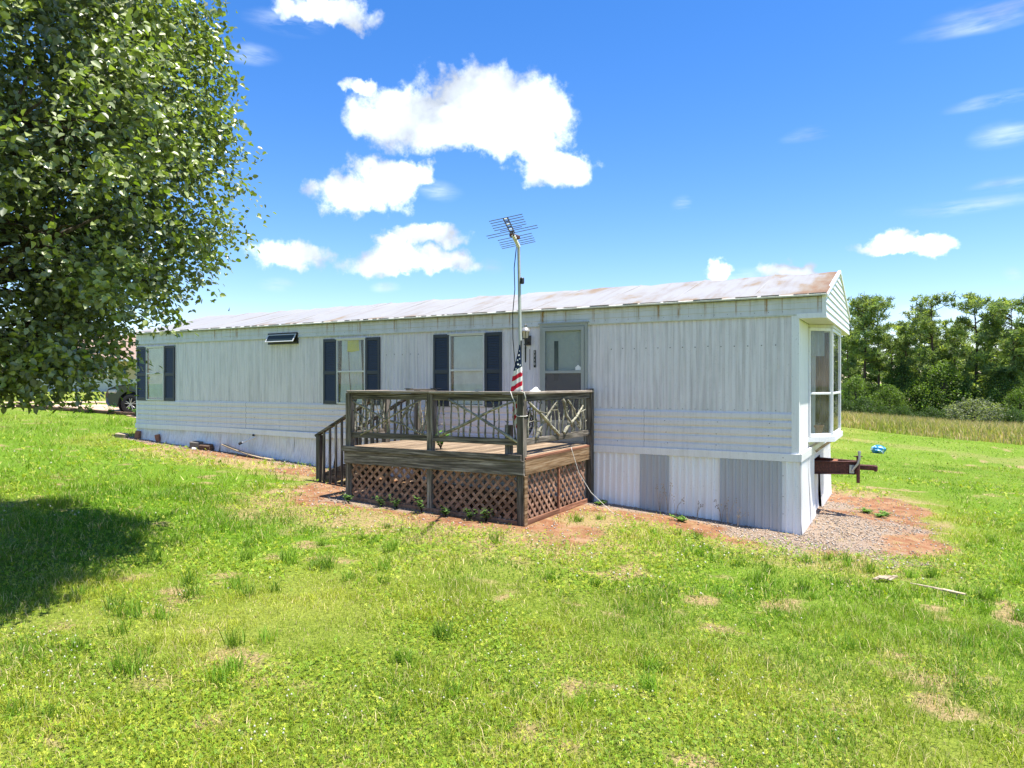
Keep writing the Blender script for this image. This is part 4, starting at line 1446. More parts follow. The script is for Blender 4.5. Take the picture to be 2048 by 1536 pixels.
# antenna mast
MX, MY = -3.345, -2.20
AN = empty('tv_antenna', (MX, MY, FZ), 'grey mast with a combed television aerial standing in the deck corner', 'antenna')
top = np.array([MX - .035, MY, 4.10]); bot = np.array([MX + .02, MY, FZ])
mb = MB(); mb.tube([bot, bot + (top - bot) * .35, bot + (top - bot) * .36, top], [.030, .030, .024, .022], 10); mb.build('mast', plain('mast_paint', (.40, .42, .36), .5, .2, var=.25), AN, smooth=True)
bd = np.array([.395, -.90, -.0]); bd = bd / np.linalg.norm(bd)              # boom, towards the lawn
roll = math.radians(11)
sd = np.cross(bd, [0, 0, 1.]); sd /= np.linalg.norm(sd); up_ = np.cross(sd, bd)
side_ = sd * math.cos(roll) - up_ * math.sin(roll)
if side_ @ np.array([*RGT, 0]) < 0: side_ = -side_
b0 = top + np.array([0, 0, .01]) - bd * .05; b1 = b0 + bd * 1.72
M_AL = plain('dull_aluminium', (.16, .16, .155), .5, .5)
mb = MB()
for s in (-.018, .018):
    mb.tube([b0 + bd * .9 + side_ * s * 1.4, b1 + side_ * s * 1.4], .008, 6)
mb.tube([b0, b0 + bd * 1.0], .014, 8)
mb.build('boom', M_BLACK, AN, smooth=True)
for k in range(6):
    mb = MB(); p = b0 + bd * (1.0 + .14 * k); mb.tube([p - side_ * .028, p + side_ * .028], .007, 6); mb.build('boom_bridge', M_WHITE if k % 2 else M_BLACK, AN)
spec = [(1.70, .20), (1.58, .20), (1.45, .20), (1.32, .205), (1.19, .205), (1.10, .14), (1.0, .33), (.86, .33), (.62, .23), (.46, .23), (.32, .24), (.18, .24), (.06, .24)]
for (d, hl) in spec:
    mb = MB(); p = b0 + bd * d + up_ * .012; mb.tube([p - side_ * hl, p + side_ * hl], .0048, 5); mb.build('element', M_AL, AN)
mb = MB(); mb.bev(*(b0 + bd * .62 + up_ * .02), .05, .22, .05, .01); mb.build('balun_box', M_RUST, AN)
mb = MB()
for k in range(7):
    p = b0 + bd * (.10 + .11 * k); mb.bev(*(p - up_ * .01), .05, .035, .03, .006)
mb.build('clamp_row', M_WHITE, AN)
mb = MB(); p = bot + (top - bot) * .835; mb.bev(p[0] + .05, p[1] - .01, p[2], .05, .06, .09, .012); mb.bar(p + [0, 0, 0], p + [.04, 0, .04], .02, .012); mb.build('amplifier_box', M_BLACK, AN)
mb = MB(); mb.tube([top + np.array([-.02, -.03, 0]), top + np.array([-.045, -.05, -.3]), top + np.array([-.035, -.05, -.6]), top + np.array([-.07, -.05, -.95]), top + np.array([-.065, -.05, -1.3]), top + np.array([-.02, -.05, -1.75]), bot + np.array([-.03, -.04, .6])], .0065, 5)
mb.build('coax_cable', M_RUBBER, AN, smooth='all')

# furled flag hanging from a short staff tied to the mast
FL = empty('flag', (MX + .02, MY - .12, 1.45), 'furled red white and blue flag hanging at the deck corner', 'flag')
mb = MB(); mb.tube([(MX + .045, MY - .075, 2.78), (MX + .05, MY - .085, 2.35), (MX + .035, MY - .09, 1.30)], .011, 8); mb.build('staff', M_BLACK, FL, smooth=True)
mf, tf, bf = new_mat('flag_cloth')
at = tf.n('ShaderNodeAttribute', attribute_name='stripe')
fr_ = tf.math('FRACT', at.outputs['Fac'])
red = tf.math('GREATER_THAN', fr_, .5)
c = tf.mix(red, (.72, .70, .66), (.50, .018, .040))
blue = tf.math('LESS_THAN', at.outputs['Fac'], 0.0)
c = tf.mix(blue, c, (.014, .026, .055))
tf.l(c, bf.inputs['Base Color']); bf.inputs['Roughness'].default_value = .9; bf.inputs['Specular IOR Level'].default_value = .1
na, nh = 56, 60
zt_, zb_ = 2.72, 1.45
vs = []; fs = []; st = []; acen = math.atan2(-1, .3)
def flag_pt(h, a):
    """h 0 top .. 1 bottom, a angle; the cloth bunches round the staff"""
    z = zt_ + (zb_ - zt_) * h
    r = np.interp(h, [0, .1, .3, .5, .60, .8, 1], [.006, .022, .062, .085, .060, .060, .015])
    r = r * (1 + .16 * math.sin(3 * a + 5 * h + 1) + .09 * math.sin(7 * a - 3 * h))
    cx = MX + .035 + np.interp(h, [0, .3, .52, .62, .8, 1], [.0, -.025, -.045, -.075, -.085, -.02])
    cy = MY - .10 + np.interp(h, [0, .5, .56, .7, 1], [0, -.0, .06, .08, .06])
    return np.array([cx + r * math.cos(a), cy + .75 * r * math.sin(a), z])
for j in range(nh + 1):
    for i in range(na):
        h = j / nh; a = 2 * math.pi * i / na
        vs.append(flag_pt(h, a))
        rel = ((a - acen + math.pi) % (2 * math.pi)) - math.pi
        xx = math.sin(rel) * np.interp(h, [0, .5, 1], [.02, .085, .085])
        zz = vs[-1][2]
        st.append((2.385 + (xx) * .62 - zz) / .135)
for j in range(nh):
    for i in range(na):
        fs.append((j * na + i, j * na + (i + 1) % na, (j + 1) * na + (i + 1) % na, (j + 1) * na + i))
mb = MB(); mb.add(vs, fs); me = mb.mesh('flag_cloth'); me.materials.append(mf)
me.polygons.foreach_set('use_smooth', [True] * len(me.polygons))
a_ = me.attributes.new('stripe', 'FLOAT', 'POINT'); a_.data.foreach_set('value', st)
cloth = link('flag_cloth', me, None, FL)
v2 = np.array([CAM[0], CAM[1]])
for (h, off, s) in ((.07, .2, .013), (.115, -.15, .017), (.155, .32, .016), (.17, -.55, .016), (.215, -.30, .018), (.225, .42, .018), (.265, -.75, .017), (.27, .15, .018), (.30, .62, .016), (.315, -.38, .017)):
    a = math.atan2(CAM[1] - MY, CAM[0] - MX) + off
    p = flag_pt(h, a); t1 = flag_pt(h, a + .05) - flag_pt(h, a - .05); t1 /= np.linalg.norm(t1)
    t2 = flag_pt(h - .01, a) - flag_pt(h + .01, a); t2 -= t1 * (t1 @ t2); t2 /= np.linalg.norm(t2)
    nn = np.cross(t1, t2)
    if nn @ (CAM - p) < 0: nn = -nn
    mb = MB(); ro = TR.uniform(-.3, .3)
    ring = [p + nn * .0035 + (s if k % 2 == 0 else s * .42) * (math.sin(k * math.pi / 5 + ro) * t1 + math.cos(k * math.pi / 5 + ro) * t2) for k in range(10)]
    mb.add(ring + [p + nn * .0045], [(k, (k + 1) % 10, 10) for k in range(10)]); mb.build('star', M_WHITE, cloth)

# wall lantern
LX = -4.375
LA = empty('wall_lantern', (LX, -.02, 2.8), 'black coach lantern mounted on the wall beside the front door', 'lantern')
mb = MB(); mb.bev(LX - .015, -.030, 2.93, .105, .020, .17, .005); mb.build('back_plate', plain('lantern_plate', (.055, .045, .042), .5), LA)
lx, ly = LX + .02, -.20
mb = MB(); mb.tube([(LX - .01, -.035, 2.90), (LX + .0, -.12, 2.86), (lx, ly, 2.90)], .010, 6)
mb.tube([(lx, ly, 2.80), (lx, ly, 2.955)], [.012, .022], 8); mb.tube([(lx, ly, 2.80), (lx, ly, 2.78), (lx, ly, 2.56), (lx, ly, 2.54)], [.022, .016, .012, .004], 8)
mb.tube([(lx, ly, 2.845), (lx, ly, 2.86)], .030, 10); mb.build('arm', M_BLACK, LA, smooth=True)
mb = MB(); mb.lathe([(.001, 3.215), (.006, 3.212), (.008, 3.19), (.030, 3.185), (.018, 3.165), (.018, 3.15), (.045, 3.14), (.072, 3.105), (.080, 3.085), (.082, 3.075), (.001, 3.075)], lx, ly, 0, 16); mb.build('cap', plain('lantern_cap', (.35, .34, .33), .35, .3), LA, smooth=True)
mb = MB(); mb.lathe([(.050, 2.955), (.068, 3.074)], lx, ly, 0, 6)
m_, t_, b_ = new_mat('lantern_glass'); b_.inputs['Base Color'].default_value = (.80, .66, .48, 1); b_.inputs['Roughness'].default_value = .12; b_.inputs['Transmission Weight'].default_value = .3
mb.build('lamp_glass', m_, LA)
mb = MB()
for k in range(6):
    a = k * math.pi / 3; mb.tube([(lx + .052 * math.cos(a), ly + .052 * math.sin(a), 2.955), (lx + .071 * math.cos(a), ly + .071 * math.sin(a), 3.074)], .005, 5)
mb.tube([(lx, ly, 2.945), (lx, ly, 2.957)], .056, 12); mb.build('cage', M_BLACK, LA)

# house number plaque, digits one above the other
NX_ = -4.266
NP = empty('number_plaque', (NX_, -.02, 2.6), 'narrow black house number plaque with stacked digits', 'plaque')
mb = MB(); mb.bev(NX_, -.026, 2.61, .042, .012, .30, .003); mb.build('board', M_BLACK, NP)
for k, ch in enumerate('1710'):
    cu = bpy.data.curves.new('digit', 'FONT'); cu.body = ch; cu.size = .062; cu.align_x = 'CENTER'; cu.extrude = .001
    to = bpy.data.objects.new('digit', cu); COL.objects.link(to); to.rotation_euler = (math.pi / 2, 0, 0); to.location = (NX_, -.0335, 2.705 - .068 * k)
    dg = bpy.context.evaluated_depsgraph_get(); me = bpy.data.meshes.new_from_object(to.evaluated_get(dg)); me.transform(to.matrix_world if False else Matrix.LocRotScale(to.location, to.rotation_euler, to.scale))
    bpy.data.objects.remove(to); me.materials.clear(); me.materials.append(M_WHITE); link('digit', me, None, NP)

# coil of black cable on the inside of the right rail
CC = empty('cable_coil', (-3.28, -2.05, 1.5), 'tangled coil of black cable hanging inside the right railing', 'cable')
mb = MB(); rr = random.Random(12)
for k in range(7):
    pts = []; ph = rr.uniform(0, 6); rx_, rz_ = rr.uniform(.05, .09), rr.uniform(.10, .19); oy, oz = rr.uniform(-.03, .03), rr.uniform(-.05, .05)
    for i in range(15):
        a = 2 * math.pi * i / 14
        pts.append((-3.27 + .015 * math.sin(3 * a + ph), -2.08 + oy + rx_ * math.cos(a) + .012 * math.sin(5 * a + ph), 1.66 + oz + rz_ * math.sin(a)))
    mb.tube(pts, .0055, 5, cap=False)
mb.tube([(-3.27, -2.08, 1.80), (-3.26, -2.08, 1.95)], .005, 5)
mb.build('cable', M_RUBBER, CC, smooth='all')

# cord tied round the corner post, wire running from deck to ground
RP = empty('tied_cord', (DX1 - .05, PF - .05, 1.8), 'thin white cord tied around the corner post of the deck', 'cord')
mb = MB(); x, y = DX1 - .055, PF
mb.tube([(x - .13, y - .085, 2.075), (x - .105, y - .085, 2.0), (x - .075, y - .062, 1.93), (x - .065, y - .06, 1.80), (x - .055, y - .058, 1.745), (x - .02, y - .058, 1.735), (x + .05, y - .06, 1.735), (x + .06, y + .0, 1.735), (x + .06, y + .055, 1.74), (x - .055, y + .056, 1.74), (x - .057, y - .05, 1.742)], .006, 5)
mb.tube([(x + .02, y - .085, 2.077), (x + .075, y - .07, 2.06), (x + .08, y - .04, 1.99), (x + .07, y - .03, 1.95)], .006, 5)
mb.build('cord', M_ROPE, RP, smooth='all')
WR = empty('ground_wire', (DX1 + .2, -.6, .3), 'thin pale wire slanting from the deck edge down to the clay', 'wire')
mb = MB(); q = [(DX1 + .03, -.95, 1.20), (DX1 + .045, -.93, 1.12), (DX1 + .12, -.86, .80), (DX1 + .30, -.80, .50), (DX1 + .62, -.74, float(G(DX1 + .62, -.74)) + .01), (DX1 + .85, -.9, float(G(DX1 + .85, -.9)) + .008)]
mb.tube(q, .0045, 5); mb.build('wire', M_ROPE, WR, smooth='all')
# white cloth on the rail, a board lying on the rail
WC = empty('white_rag', (DX1 - .04, DY + .42, 2.075), 'crumpled white rag lying on the right rail of the deck', 'rag')
mb = MB(); vs = []; fs = []; rr = random.Random(2)
for j in range(7):
    for i in range(9):
        u, v = i / 8 - .5, j / 6 - .5
        vs.append((DX1 - .04 + v * .11, DY + .42 + u * .20, 2.075 + .055 * max(0, 1 - (u * u * 4.4 + v * v * 4.4)) * (.6 + .8 * rr.random())))
for j in range(6):
    for i in range(8): fs.append((j * 9 + i, j * 9 + i + 1, j * 9 + i + 10, j * 9 + i + 9))
mb.add(vs, fs); mb.build('cloth', M_WHITE, WC, smooth='all')
LB = empty('loose_board', (-5.0, PF, 2.075), 'short loose board with dark ends lying on the front rail', 'board')
mb = MB(); mb.bar((-5.22, PF + .02, 2.090), (-4.72, PF + .03, 2.094), .09, .022); mb.build('plank', M_CX, LB)
mb = MB(); mb.bev(-5.19, PF + .02, 2.1055, .10, .095, .008, .002); mb.bev(-4.70, PF + .03, 2.1085, .13, .095, .008, .002); mb.build('end_strip', M_BLACK, LB)

# leafy weed growing up through the deck by the middle post
WDS = foliage('weed_leaf', .55, .3, .35)
def weed(name, x, y, z, h, n, lab, spread=.5, col=(.10, .22, .025), grp=None, ll=.09, cat='weed'):
    e_ = empty(name, (x, y, z), lab, cat, grp)
    V = []; T = []; C = []; rr = random.Random(hash((round(x * 100), round(y * 100))) % 9999)
    st_ = MB()
    for k in range(n):
        a = rr.uniform(0, 6.28); l = h * rr.uniform(.5, 1); lean = rr.uniform(.1, 1) * spread
        tip = np.array([math.cos(a) * l * lean, math.sin(a) * l * lean, l])
        st_.tube([(x, y, z), (x + tip[0] * .4, y + tip[1] * .4, z + l * .6), (x + tip[0], y + tip[1], z + l)], [.004, .003, .001], 4)
        for j in range(6):
            u = .35 + .65 * j / 5; b = np.array([x, y, z]) + tip * u
            aa = rr.uniform(0, 6.28); L = ll * rr.uniform(.6, 1.1); wd = L * .38
            d = np.array([math.cos(aa), math.sin(aa), rr.uniform(-.1, .6)]); s2 = np.array([-math.sin(aa), math.cos(aa), 0]) * wd
            i0 = len(V); V += [b, b + d * L * .5 + s2, b + d * L, b + d * L * .5 - s2]; T += [(i0, i0 + 1, i0 + 2), (i0, i0 + 2, i0 + 3)]
            f = rr.uniform(.7, 1.35); C += [tuple(q * f for q in col)] * 4
    st_.build('stem', M_TWIG if False else WDS, e_)
    link('leaves', big_mesh('leaves', np.array(V), np.array(T), WDS, np.array(C)), None, e_)
    return e_
weed('deck_weed', PX - .03, DY + .35, FZ, .30, 12, 'bright green leafy weed growing through the deck behind the middle post', .9, (.12, .25, .03), ll=.075)
WG = 'small weeds sprouting along the deck skirt'
WX_ = (-5.55, -5.28, -4.80, -4.38, -3.95, -3.72, -6.15)
for i, (x, y) in enumerate(((-5.55, DY - .12), (-5.28, DY - .10), (-4.80, DY - .12), (-4.38, DY - .12), (-3.95, DY - .13), (-3.72, DY - .10), (-6.15, DY - .2))):
    weed('skirt_weed', x, y, float(G(x, y)), .16 + .05 * (i % 3), 7, 'small green weed at the foot of the front lattice, %s from the left' % nth(i, WX_), .8, (.11, .20, .05), WG, .06)
for i, (x, y) in enumerate(((-2.95, -.25), (-1.55, -.5), (.75, 2.6), (.95, 2.3), (1.05, 2.55))):
    weed('clay_weed', x, y, float(G(x, y)), .07, 22, ['low green weed at the right foot of the deck', 'low green weed on the clay before the grey skirting', 'low green weed on the gravel nearest the hitch', 'low green weed in the middle of the gravel patch', 'low green weed at the right of the gravel patch'][i], 2.6, (.15, .27, .04), 'weeds on the clay', .05)
# dry stalks in front of the grey skirting
SX_ = (-2.0, -1.85, -1.72, -1.05, -.95, -.80, -1.42)
for i, (x, h) in enumerate(((-2.0, .40), (-1.85, .52), (-1.72, .35), (-1.05, .33), (-.95, .40), (-.80, .28), (-1.42, .25))):
    y = -.16 - .05 * (i % 3); z = float(G(x, y)); e_ = empty('dry_stalk', (x, y, z), 'thin dry weed stalk before the ribbed skirting, %s from the left' % nth(i, SX_), 'weed', 'dry stalks along the skirting')
    mb = MB(); rr = random.Random(i)
    for k in range(3):
        a = rr.uniform(-.5, .5); tip = np.array([x + a * .25, y + rr.uniform(-.03, .03), z + h * rr.uniform(.7, 1)])
        mb.tube([(x, y, z), (x + a * .08, y, z + h * .5), tip], [.0035, .003, .0015], 4)
        for q in range(4): mb.bev(*(tip + np.array([rr.uniform(-.03, .03), rr.uniform(-.02, .02), rr.uniform(-.06, .03)])), .014, .014, .014, .004)
    mb.build('stalk', M_LUMBER, e_)

# debris along the left part of the skirting
def on(x, y, dz=0): return float(G(x, y)) + dz
def chunk(name, lab, cat, x, y, sx, sy, sz, rot, m, part='block'):
    e_ = empty(name, (x, y, on(x, y)), lab, cat)
    M_ = np.array(Matrix.Rotation(rot[2], 3, 'Z') @ Matrix.Rotation(rot[1], 3, 'Y') @ Matrix.Rotation(rot[0], 3, 'X')).T
    mb = MB(); mb.bev(x, y, on(x, y, sz * .45), sx, sy, sz, .012, M_); mb.build(part, m, e_)
M_BRICK = plain('old_brick', (.24, .115, .075), .9, var=.35, scale=40)
M_CONC = plain('old_concrete', (.16, .145, .125), .9, var=.35, scale=40)
chunk('stone', 'tan stone lying at the rear corner of the home', 'stone', -15.95, -.22, .28, .16, .11, (.1, .1, .4), M_LUMBER)
chunk('brick', 'upright red brick leaning at the rear corner of the home', 'brick', -15.45, -.12, .12, .09, .22, (.0, .15, .3), M_BRICK)
chunk('brick', 'red brick standing against the skirting under the leftmost window', 'brick', -14.65, -.11, .12, .08, .20, (.1, -.2, .2), M_BRICK)
chunk('broken_block', 'dark broken concrete block by the stained skirting', 'block', -13.1, -.18, .26, .18, .17, (.1, .05, .2), M_CONC)
chunk('wood_log', 'short brown log chunk beside the broken block', 'log', -12.72, -.20, .34, .15, .14, (.3, .0, .05), M_OLDLOG)
chunk('white_scrap', 'small white scrap lying in front of the log chunk', 'scrap', -12.95, -.36, .09, .07, .05, (.2, .3, .6), M_WHITE)
e_ = empty('bowed_board', (-11.6, -.25, on(-11.6, -.25)), 'long bowed pale board lying along the stained skirting', 'board')
mb = MB(); pts = [(-12.15 + 1.7 * u, -.20 - .10 * u, on(-12.15 + 1.7 * u, -.2 - .1 * u, .03 + .16 * (1 - u) ** 2)) for u in np.linspace(0, 1, 7)]
for i in range(6): mb.bar(pts[i], pts[i + 1], .10, .022, c=.003)
mb.build('plank', M_LUMBER, e_)
e_ = empty('drain_pipe', (-11.3, -.2, .9), 'white pipe stub poking from the stained skirting', 'pipe')
mb = MB(); mb.tube([(-11.28, -.02, .99), (-11.45, -.30, .86)], .018, 8); mb.build('pipe', M_WHITE, e_, smooth=True)
mb = MB(); mb.tube([(-11.43, -.27, .875), (-11.47, -.33, .845)], .028, 8); mb.build('valve', M_BLACK, e_, smooth=True)
mb = MB(); mb.lathe([(.001, -.07), (.024, -.07), (.024, -.04)], -11.32, 0, 1.03, 8, 'y'); mb.build('hole_cover', M_BLACK, e_)
# wood scraps in the right lawn
e_ = empty('bark_piece', (1.13, -1.93, on(1.13, -1.93)), 'curled pale piece of bark lying in the right lawn', 'bark')
mb = MB()
for k in range(4): mb.bar((1.05 + .045 * k, -1.99 + .03 * k, on(1.1, -1.95, .04 + .012 * math.sin(k * 1.3))), (1.12 + .045 * k, -1.86 + .03 * k, on(1.1, -1.95, .055)), .05, .012, c=.002)
mb.build('bark', M_LUMBER, e_)
e_ = empty('split_stick', (1.66, -2.0, on(1.66, -2.0)), 'long splintered pale stick lying in the grass at right', 'stick')
mb = MB(); mb.tube([(1.40, -1.94, on(1.4, -1.9, .05)), (1.62, -1.99, on(1.6, -2, .055)), (1.84, -2.03, on(1.85, -2, .05))], [.008, .012, .016], 6); mb.bar((1.70, -2.0, on(1.7, -2, .06)), (1.90, -2.045, on(1.9, -2, .06)), .045, .014); mb.build('stick', M_LUMBER, e_)
# blue plastic bag in the far lawn
bx, by = .39, 18.1; bz = on(bx, by, .12)
e_ = empty('blue_bag', (bx, by, bz), 'crumpled blue and white plastic bag on the lawn behind the hitch', 'bag')
bm = bmesh.new(); bmesh.ops.create_icosphere(bm, subdivisions=3, radius=1.0)
rr = random.Random(9)
for v in bm.verts:
    n_ = fbm(v.co.x * 3 + 5, v.co.y * 3 + v.co.z * 4, 8, 3)
    v.co = Vector((v.co.x * .24 * (.72 + .6 * n_) + bx, v.co.y * .20 * (.72 + .6 * n_) + by, max(-.13, v.co.z * .17 * (.7 + .6 * n_)) + bz))
me = bpy.data.meshes.new('bag'); bm.to_mesh(me); bm.free()
m_, t_, b_ = new_mat('blue_plastic'); t_.l(t_.ramp(t_.noise(pos(t_), 9, 4), [(.44, (.02, .20, .42)), (.52, (.05, .38, .60)), (.58, (.65, .72, .74))]), b_.inputs['Base Color']); b_.inputs['Roughness'].default_value = .3
link('bag', me, m_, e_)

# ------------------------------------------------------------------ beyond the left end: timber edging, car, pole, neighbour's house
for i, (a, b) in enumerate((((-19.3, 3.75), (-21.2, 3.05)), ((-21.25, 3.03), (-23.2, 2.45)), ((-23.25, 2.43), (-25.2, 1.75)))):
    lab = ['timber of the driveway edging nearest the mobile home', 'middle timber of the driveway edging', 'timber of the driveway edging farthest left'][i]
    e_ = empty('edging_timber', ((a[0] + b[0]) / 2, (a[1] + b[1]) / 2, on(*a)), 'old brown ' + lab, 'timber', 'landscape timbers edging the driveway')
    mb = MB(); mb.bar((*a, on(*a, .06)), (*b, on(*b, .06)), .12, .11, c=.02); mb.build('timber', M_OLDLOG, e_)
for i, (x, y) in enumerate(((-20.6, 3.15), (-22.3, 2.6), (-24.0, 2.2), (-21.6, 2.9))):
    weed('edging_weed', x, y, on(x, y), .28, 10, 'leafy weed at the driveway edging, %s from the left' % ['fourth', 'second', 'first', 'third'][i], 1.0, (.09, .19, .03), 'weeds at the driveway edging', .12)

def make_car():
    """built at the origin: nose to -x, wheels on z = 0"""
    c_ = empty('parked_car', (0, 0, 0), 'dark grey sport utility vehicle parked behind the left end of the home', 'car')
    m, t, b = new_mat('car_paint')
    b.inputs['Base Color'].default_value = (.035, .045, .052, 1); b.inputs['Metallic'].default_value = .5
    b.inputs['Roughness'].default_value = .3; b.inputs['Coat Weight'].default_value = .8
    W2 = .93
    R = .44
    fx, rx_ = -1.42, 1.42
    prof = []
    def arc(cx):
        return [(cx + R * math.cos(a), .36 + R * math.sin(a)) for a in np.linspace(math.pi, 0, 9)]
    lower = [(-2.28, .42), (-2.20, .28)] + [(-1.9, .26)] + arc(fx) + [(-.95, .25), (.95, .25)] + arc(rx_) + [(1.9, .27), (2.25, .32), (2.30, .60), (2.28, .98), (2.20, 1.06)]
    upper = [(-.95, 1.07), (-1.3, 1.05), (-1.9, .99), (-2.2, .88), (-2.30, .70)]
    poly = lower + upper
    mb = MB()
    n = len(poly); ws = [(-W2 + .07, .06), (-W2, 0), (W2, 0), (W2 - .07, .06)]
    vs = []
    for (y, ins) in ws:
        for (x, z) in poly:
            k = 1 - ins * .35
            vs.append((x * k, y, .62 + (z - .62) * (1 - ins * .9) if z > .9 else z))
    fs = []
    for r in range(3):
        for i in range(n):
            fs.append((r * n + i, r * n + (i + 1) % n, (r + 1) * n + (i + 1) % n, (r + 1) * n + i))
    fs += [tuple(range(n)), tuple(range(3 * n, 4 * n))]
    mb.add(vs, fs); body = mb.build('body', m, c_, smooth=True)
    # greenhouse
    mb = MB()
    bot = [(-1.02, 1.055), (2.22, 1.055)]; tp = [(-.28, 1.68), (1.95, 1.70)]
    def ring(y, f):
        return [(-1.05, y, 1.04), (-.32, y * f, 1.66), (.4, y * f, 1.75), (1.5, y * f, 1.74), (2.0, y * f, 1.66), (2.26, y, 1.04)]
    a, b2 = ring(-W2 + .03, .80), ring(W2 - .03, .80)
    mb.add(a + b2, [(0, 1, 2, 3, 4, 5), (11, 10, 9, 8, 7, 6)] + [(i, i + 1, i + 7, i + 6) for i in range(5)] + [(5, 0, 6, 11)])
    mb.build('cabin', m, c_, smooth=True)
    gl = plain('car_glass', (.012, .016, .018), .05)
    for s in (-1, 1):
        for (q) in ([(-.80, 1.10), (-.22, 1.58), (.38, 1.63), (.38, 1.10)], [(.46, 1.10), (.46, 1.63), (1.35, 1.62), (1.35, 1.10)], [(1.43, 1.10), (1.43, 1.61), (1.80, 1.57), (2.02, 1.10)]):
            def yy(z): return s * (W2 - .025 - (z - 1.04) / .66 * (W2 - .03) * .2 + .003)
            mb = MB(); mb.add([(x, yy(z), z) for x, z in q] + [(x, yy(z) - s * .02, z) for x, z in q], [(0, 1, 2, 3), (7, 6, 5, 4), (0, 4, 5, 1), (1, 5, 6, 2), (2, 6, 7, 3), (3, 7, 4, 0)]); mb.build('side_window', gl, c_)
        mb = MB(); mb.bev(-2.10, s * .70, .80, .34, .40, .15, .05); mb.build('headlight', plain('lamp_lens', (.55, .57, .58), .1), c_)
        mb = MB(); mb.bev(2.20, s * .78, .88, .16, .26, .30, .04); mb.build('tail_light', plain('red_lens', (.30, .012, .012), .15), c_)
        mb = MB(); mb.bev(-.70, s * (W2 + .09), 1.12, .14, .18, .13, .04); mb.build('mirror', m, c_)
        for q in (-.1, .95):
            mb = MB(); mb.bev(q, s * (W2 + .008), .93, .20, .025, .03, .008); mb.build('door_handle', m, c_)
    mb = MB(); mb.add([(-1.0, -.70, 1.09), (-1.0, .70, 1.09), (-.36, .60, 1.63), (-.36, -.60, 1.63)], [(0, 1, 2, 3)]); mb.v = [(x - .012, y, z + .012) for x, y, z in mb.v]; mb.build('windscreen', gl, c_)
    mb = MB(); mb.bev(-2.27, 0, .66, .06, .95, .22, .03); mb.build('grille', M_BLACK, c_)
    mb = MB(); mb.bev(-2.22, 0, .38, .14, 1.5, .16, .05); mb.build('bumper', M_RUBBER, c_)
    alloy = plain('alloy', (.46, .45, .43), .35, .7)
    for cx in (fx, rx_):
        for s in (-1, 1):
            cy = s * .80
            mb = MB(); mb.lathe([(.20, -.11), (.30, -.125), (.345, -.105), (.362, -.06), (.362, .06), (.345, .105), (.30, .125), (.20, .11)], cx, cy, .362, 28, 'y'); wh = mb.build('wheel', M_RUBBER, c_, smooth=True)
            mb = MB(); mb.lathe([(.285, s * .09), (.262, s * .118), (.25, s * .10), (.245, s * .02)], cx, cy, .362, 28, 'y')
            mb.lathe([(.001, s * .105), (.05, s * .105), (.06, s * .08), (.06, s * .02)], cx, cy, .362, 14, 'y')
            for k in range(10):
                a = 2 * math.pi * (k // 2) / 5 + (.13 if k % 2 else -.13) + .3
                a2 = 2 * math.pi * (k // 2) / 5 + (.22 if k % 2 else -.22) + .3
                mb.bar((cx + .04 * math.cos(a), cy + s * .095, .362 + .04 * math.sin(a)), (cx + .258 * math.cos(a2), cy + s * .10, .362 + .258 * math.sin(a2)), .026, .02, up=(0, 1, 0), c=.005)
            mb.build('rim', alloy, wh, smooth=True)
            mb = MB(); mb.lathe([(.001, s * .01), (.25, s * .01)], cx, cy, .362, 20, 'y'); mb.build('brake_disc', M_BLACK, wh)
            mb = MB(); mb.lathe([(.36, -s * .02), (.425, -s * .02), (.432, s * .12)], cx, s * .80, .362, 24, 'y'); mb.build('wheel_arch', M_RUBBER, c_)
    return c_


car = make_car()
hx, hy = -.90, -.436
ang = math.atan2(-hy, -hx)                       # local -x is the nose
# the near front wheel stands at about (-21.9, 3.5)
near = np.array([-1.42, .80]) if False else np.array([-1.42, -.80])
def rotv(v, a): return np.array([v[0] * math.cos(a) - v[1] * math.sin(a), v[0] * math.sin(a) + v[1] * math.cos(a)])
cands = [rotv(np.array([-1.42, s * .80]), ang) for s in (-1, 1)]
dist = [np.linalg.norm(c_ - (CAM[:2] - np.array([-21.5, 4.3]))) for c_ in cands]
off = cands[int(np.argmin(dist))]
cp = np.array([-21.85, 3.75]) - off
car.location = (cp[0], cp[1], on(cp[0], cp[1], .01)); car.rotation_euler = (0, 0, ang)

UP = empty('utility_pole', (-43.4, 12.2, 1.45), 'brown wooden utility pole standing beyond the driveway', 'pole')
d_ = FWD + (122 - 1024) / FPX * RGT; ux, uy = CAM[0] + 43 * d_[0], CAM[1] + 43 * d_[1]
UP.location = (ux, uy, on(ux, uy))
mb = MB(); mb.tube([(ux, uy, on(ux, uy, -.3)), (ux, uy, 5), (ux + .05, uy, 8.6)], [.145, .13, .10], 12); mb.build('pole_shaft', M_POLE, UP, smooth=True)
mb = MB(); mb.bar((ux - .9, uy - .12, 8.1), (ux + .9, uy - .12, 8.1), .10, .11); mb.build('crossarm', M_POLE, UP)
for q in (-.8, 0.25, .8):
    mb = MB(); mb.lathe([(.001, 0), (.045, 0), (.03, .05), (.05, .08), (.001, .13)], ux + q, uy - .12, 8.155, 10); mb.build('insulator', M_WHITE, UP)

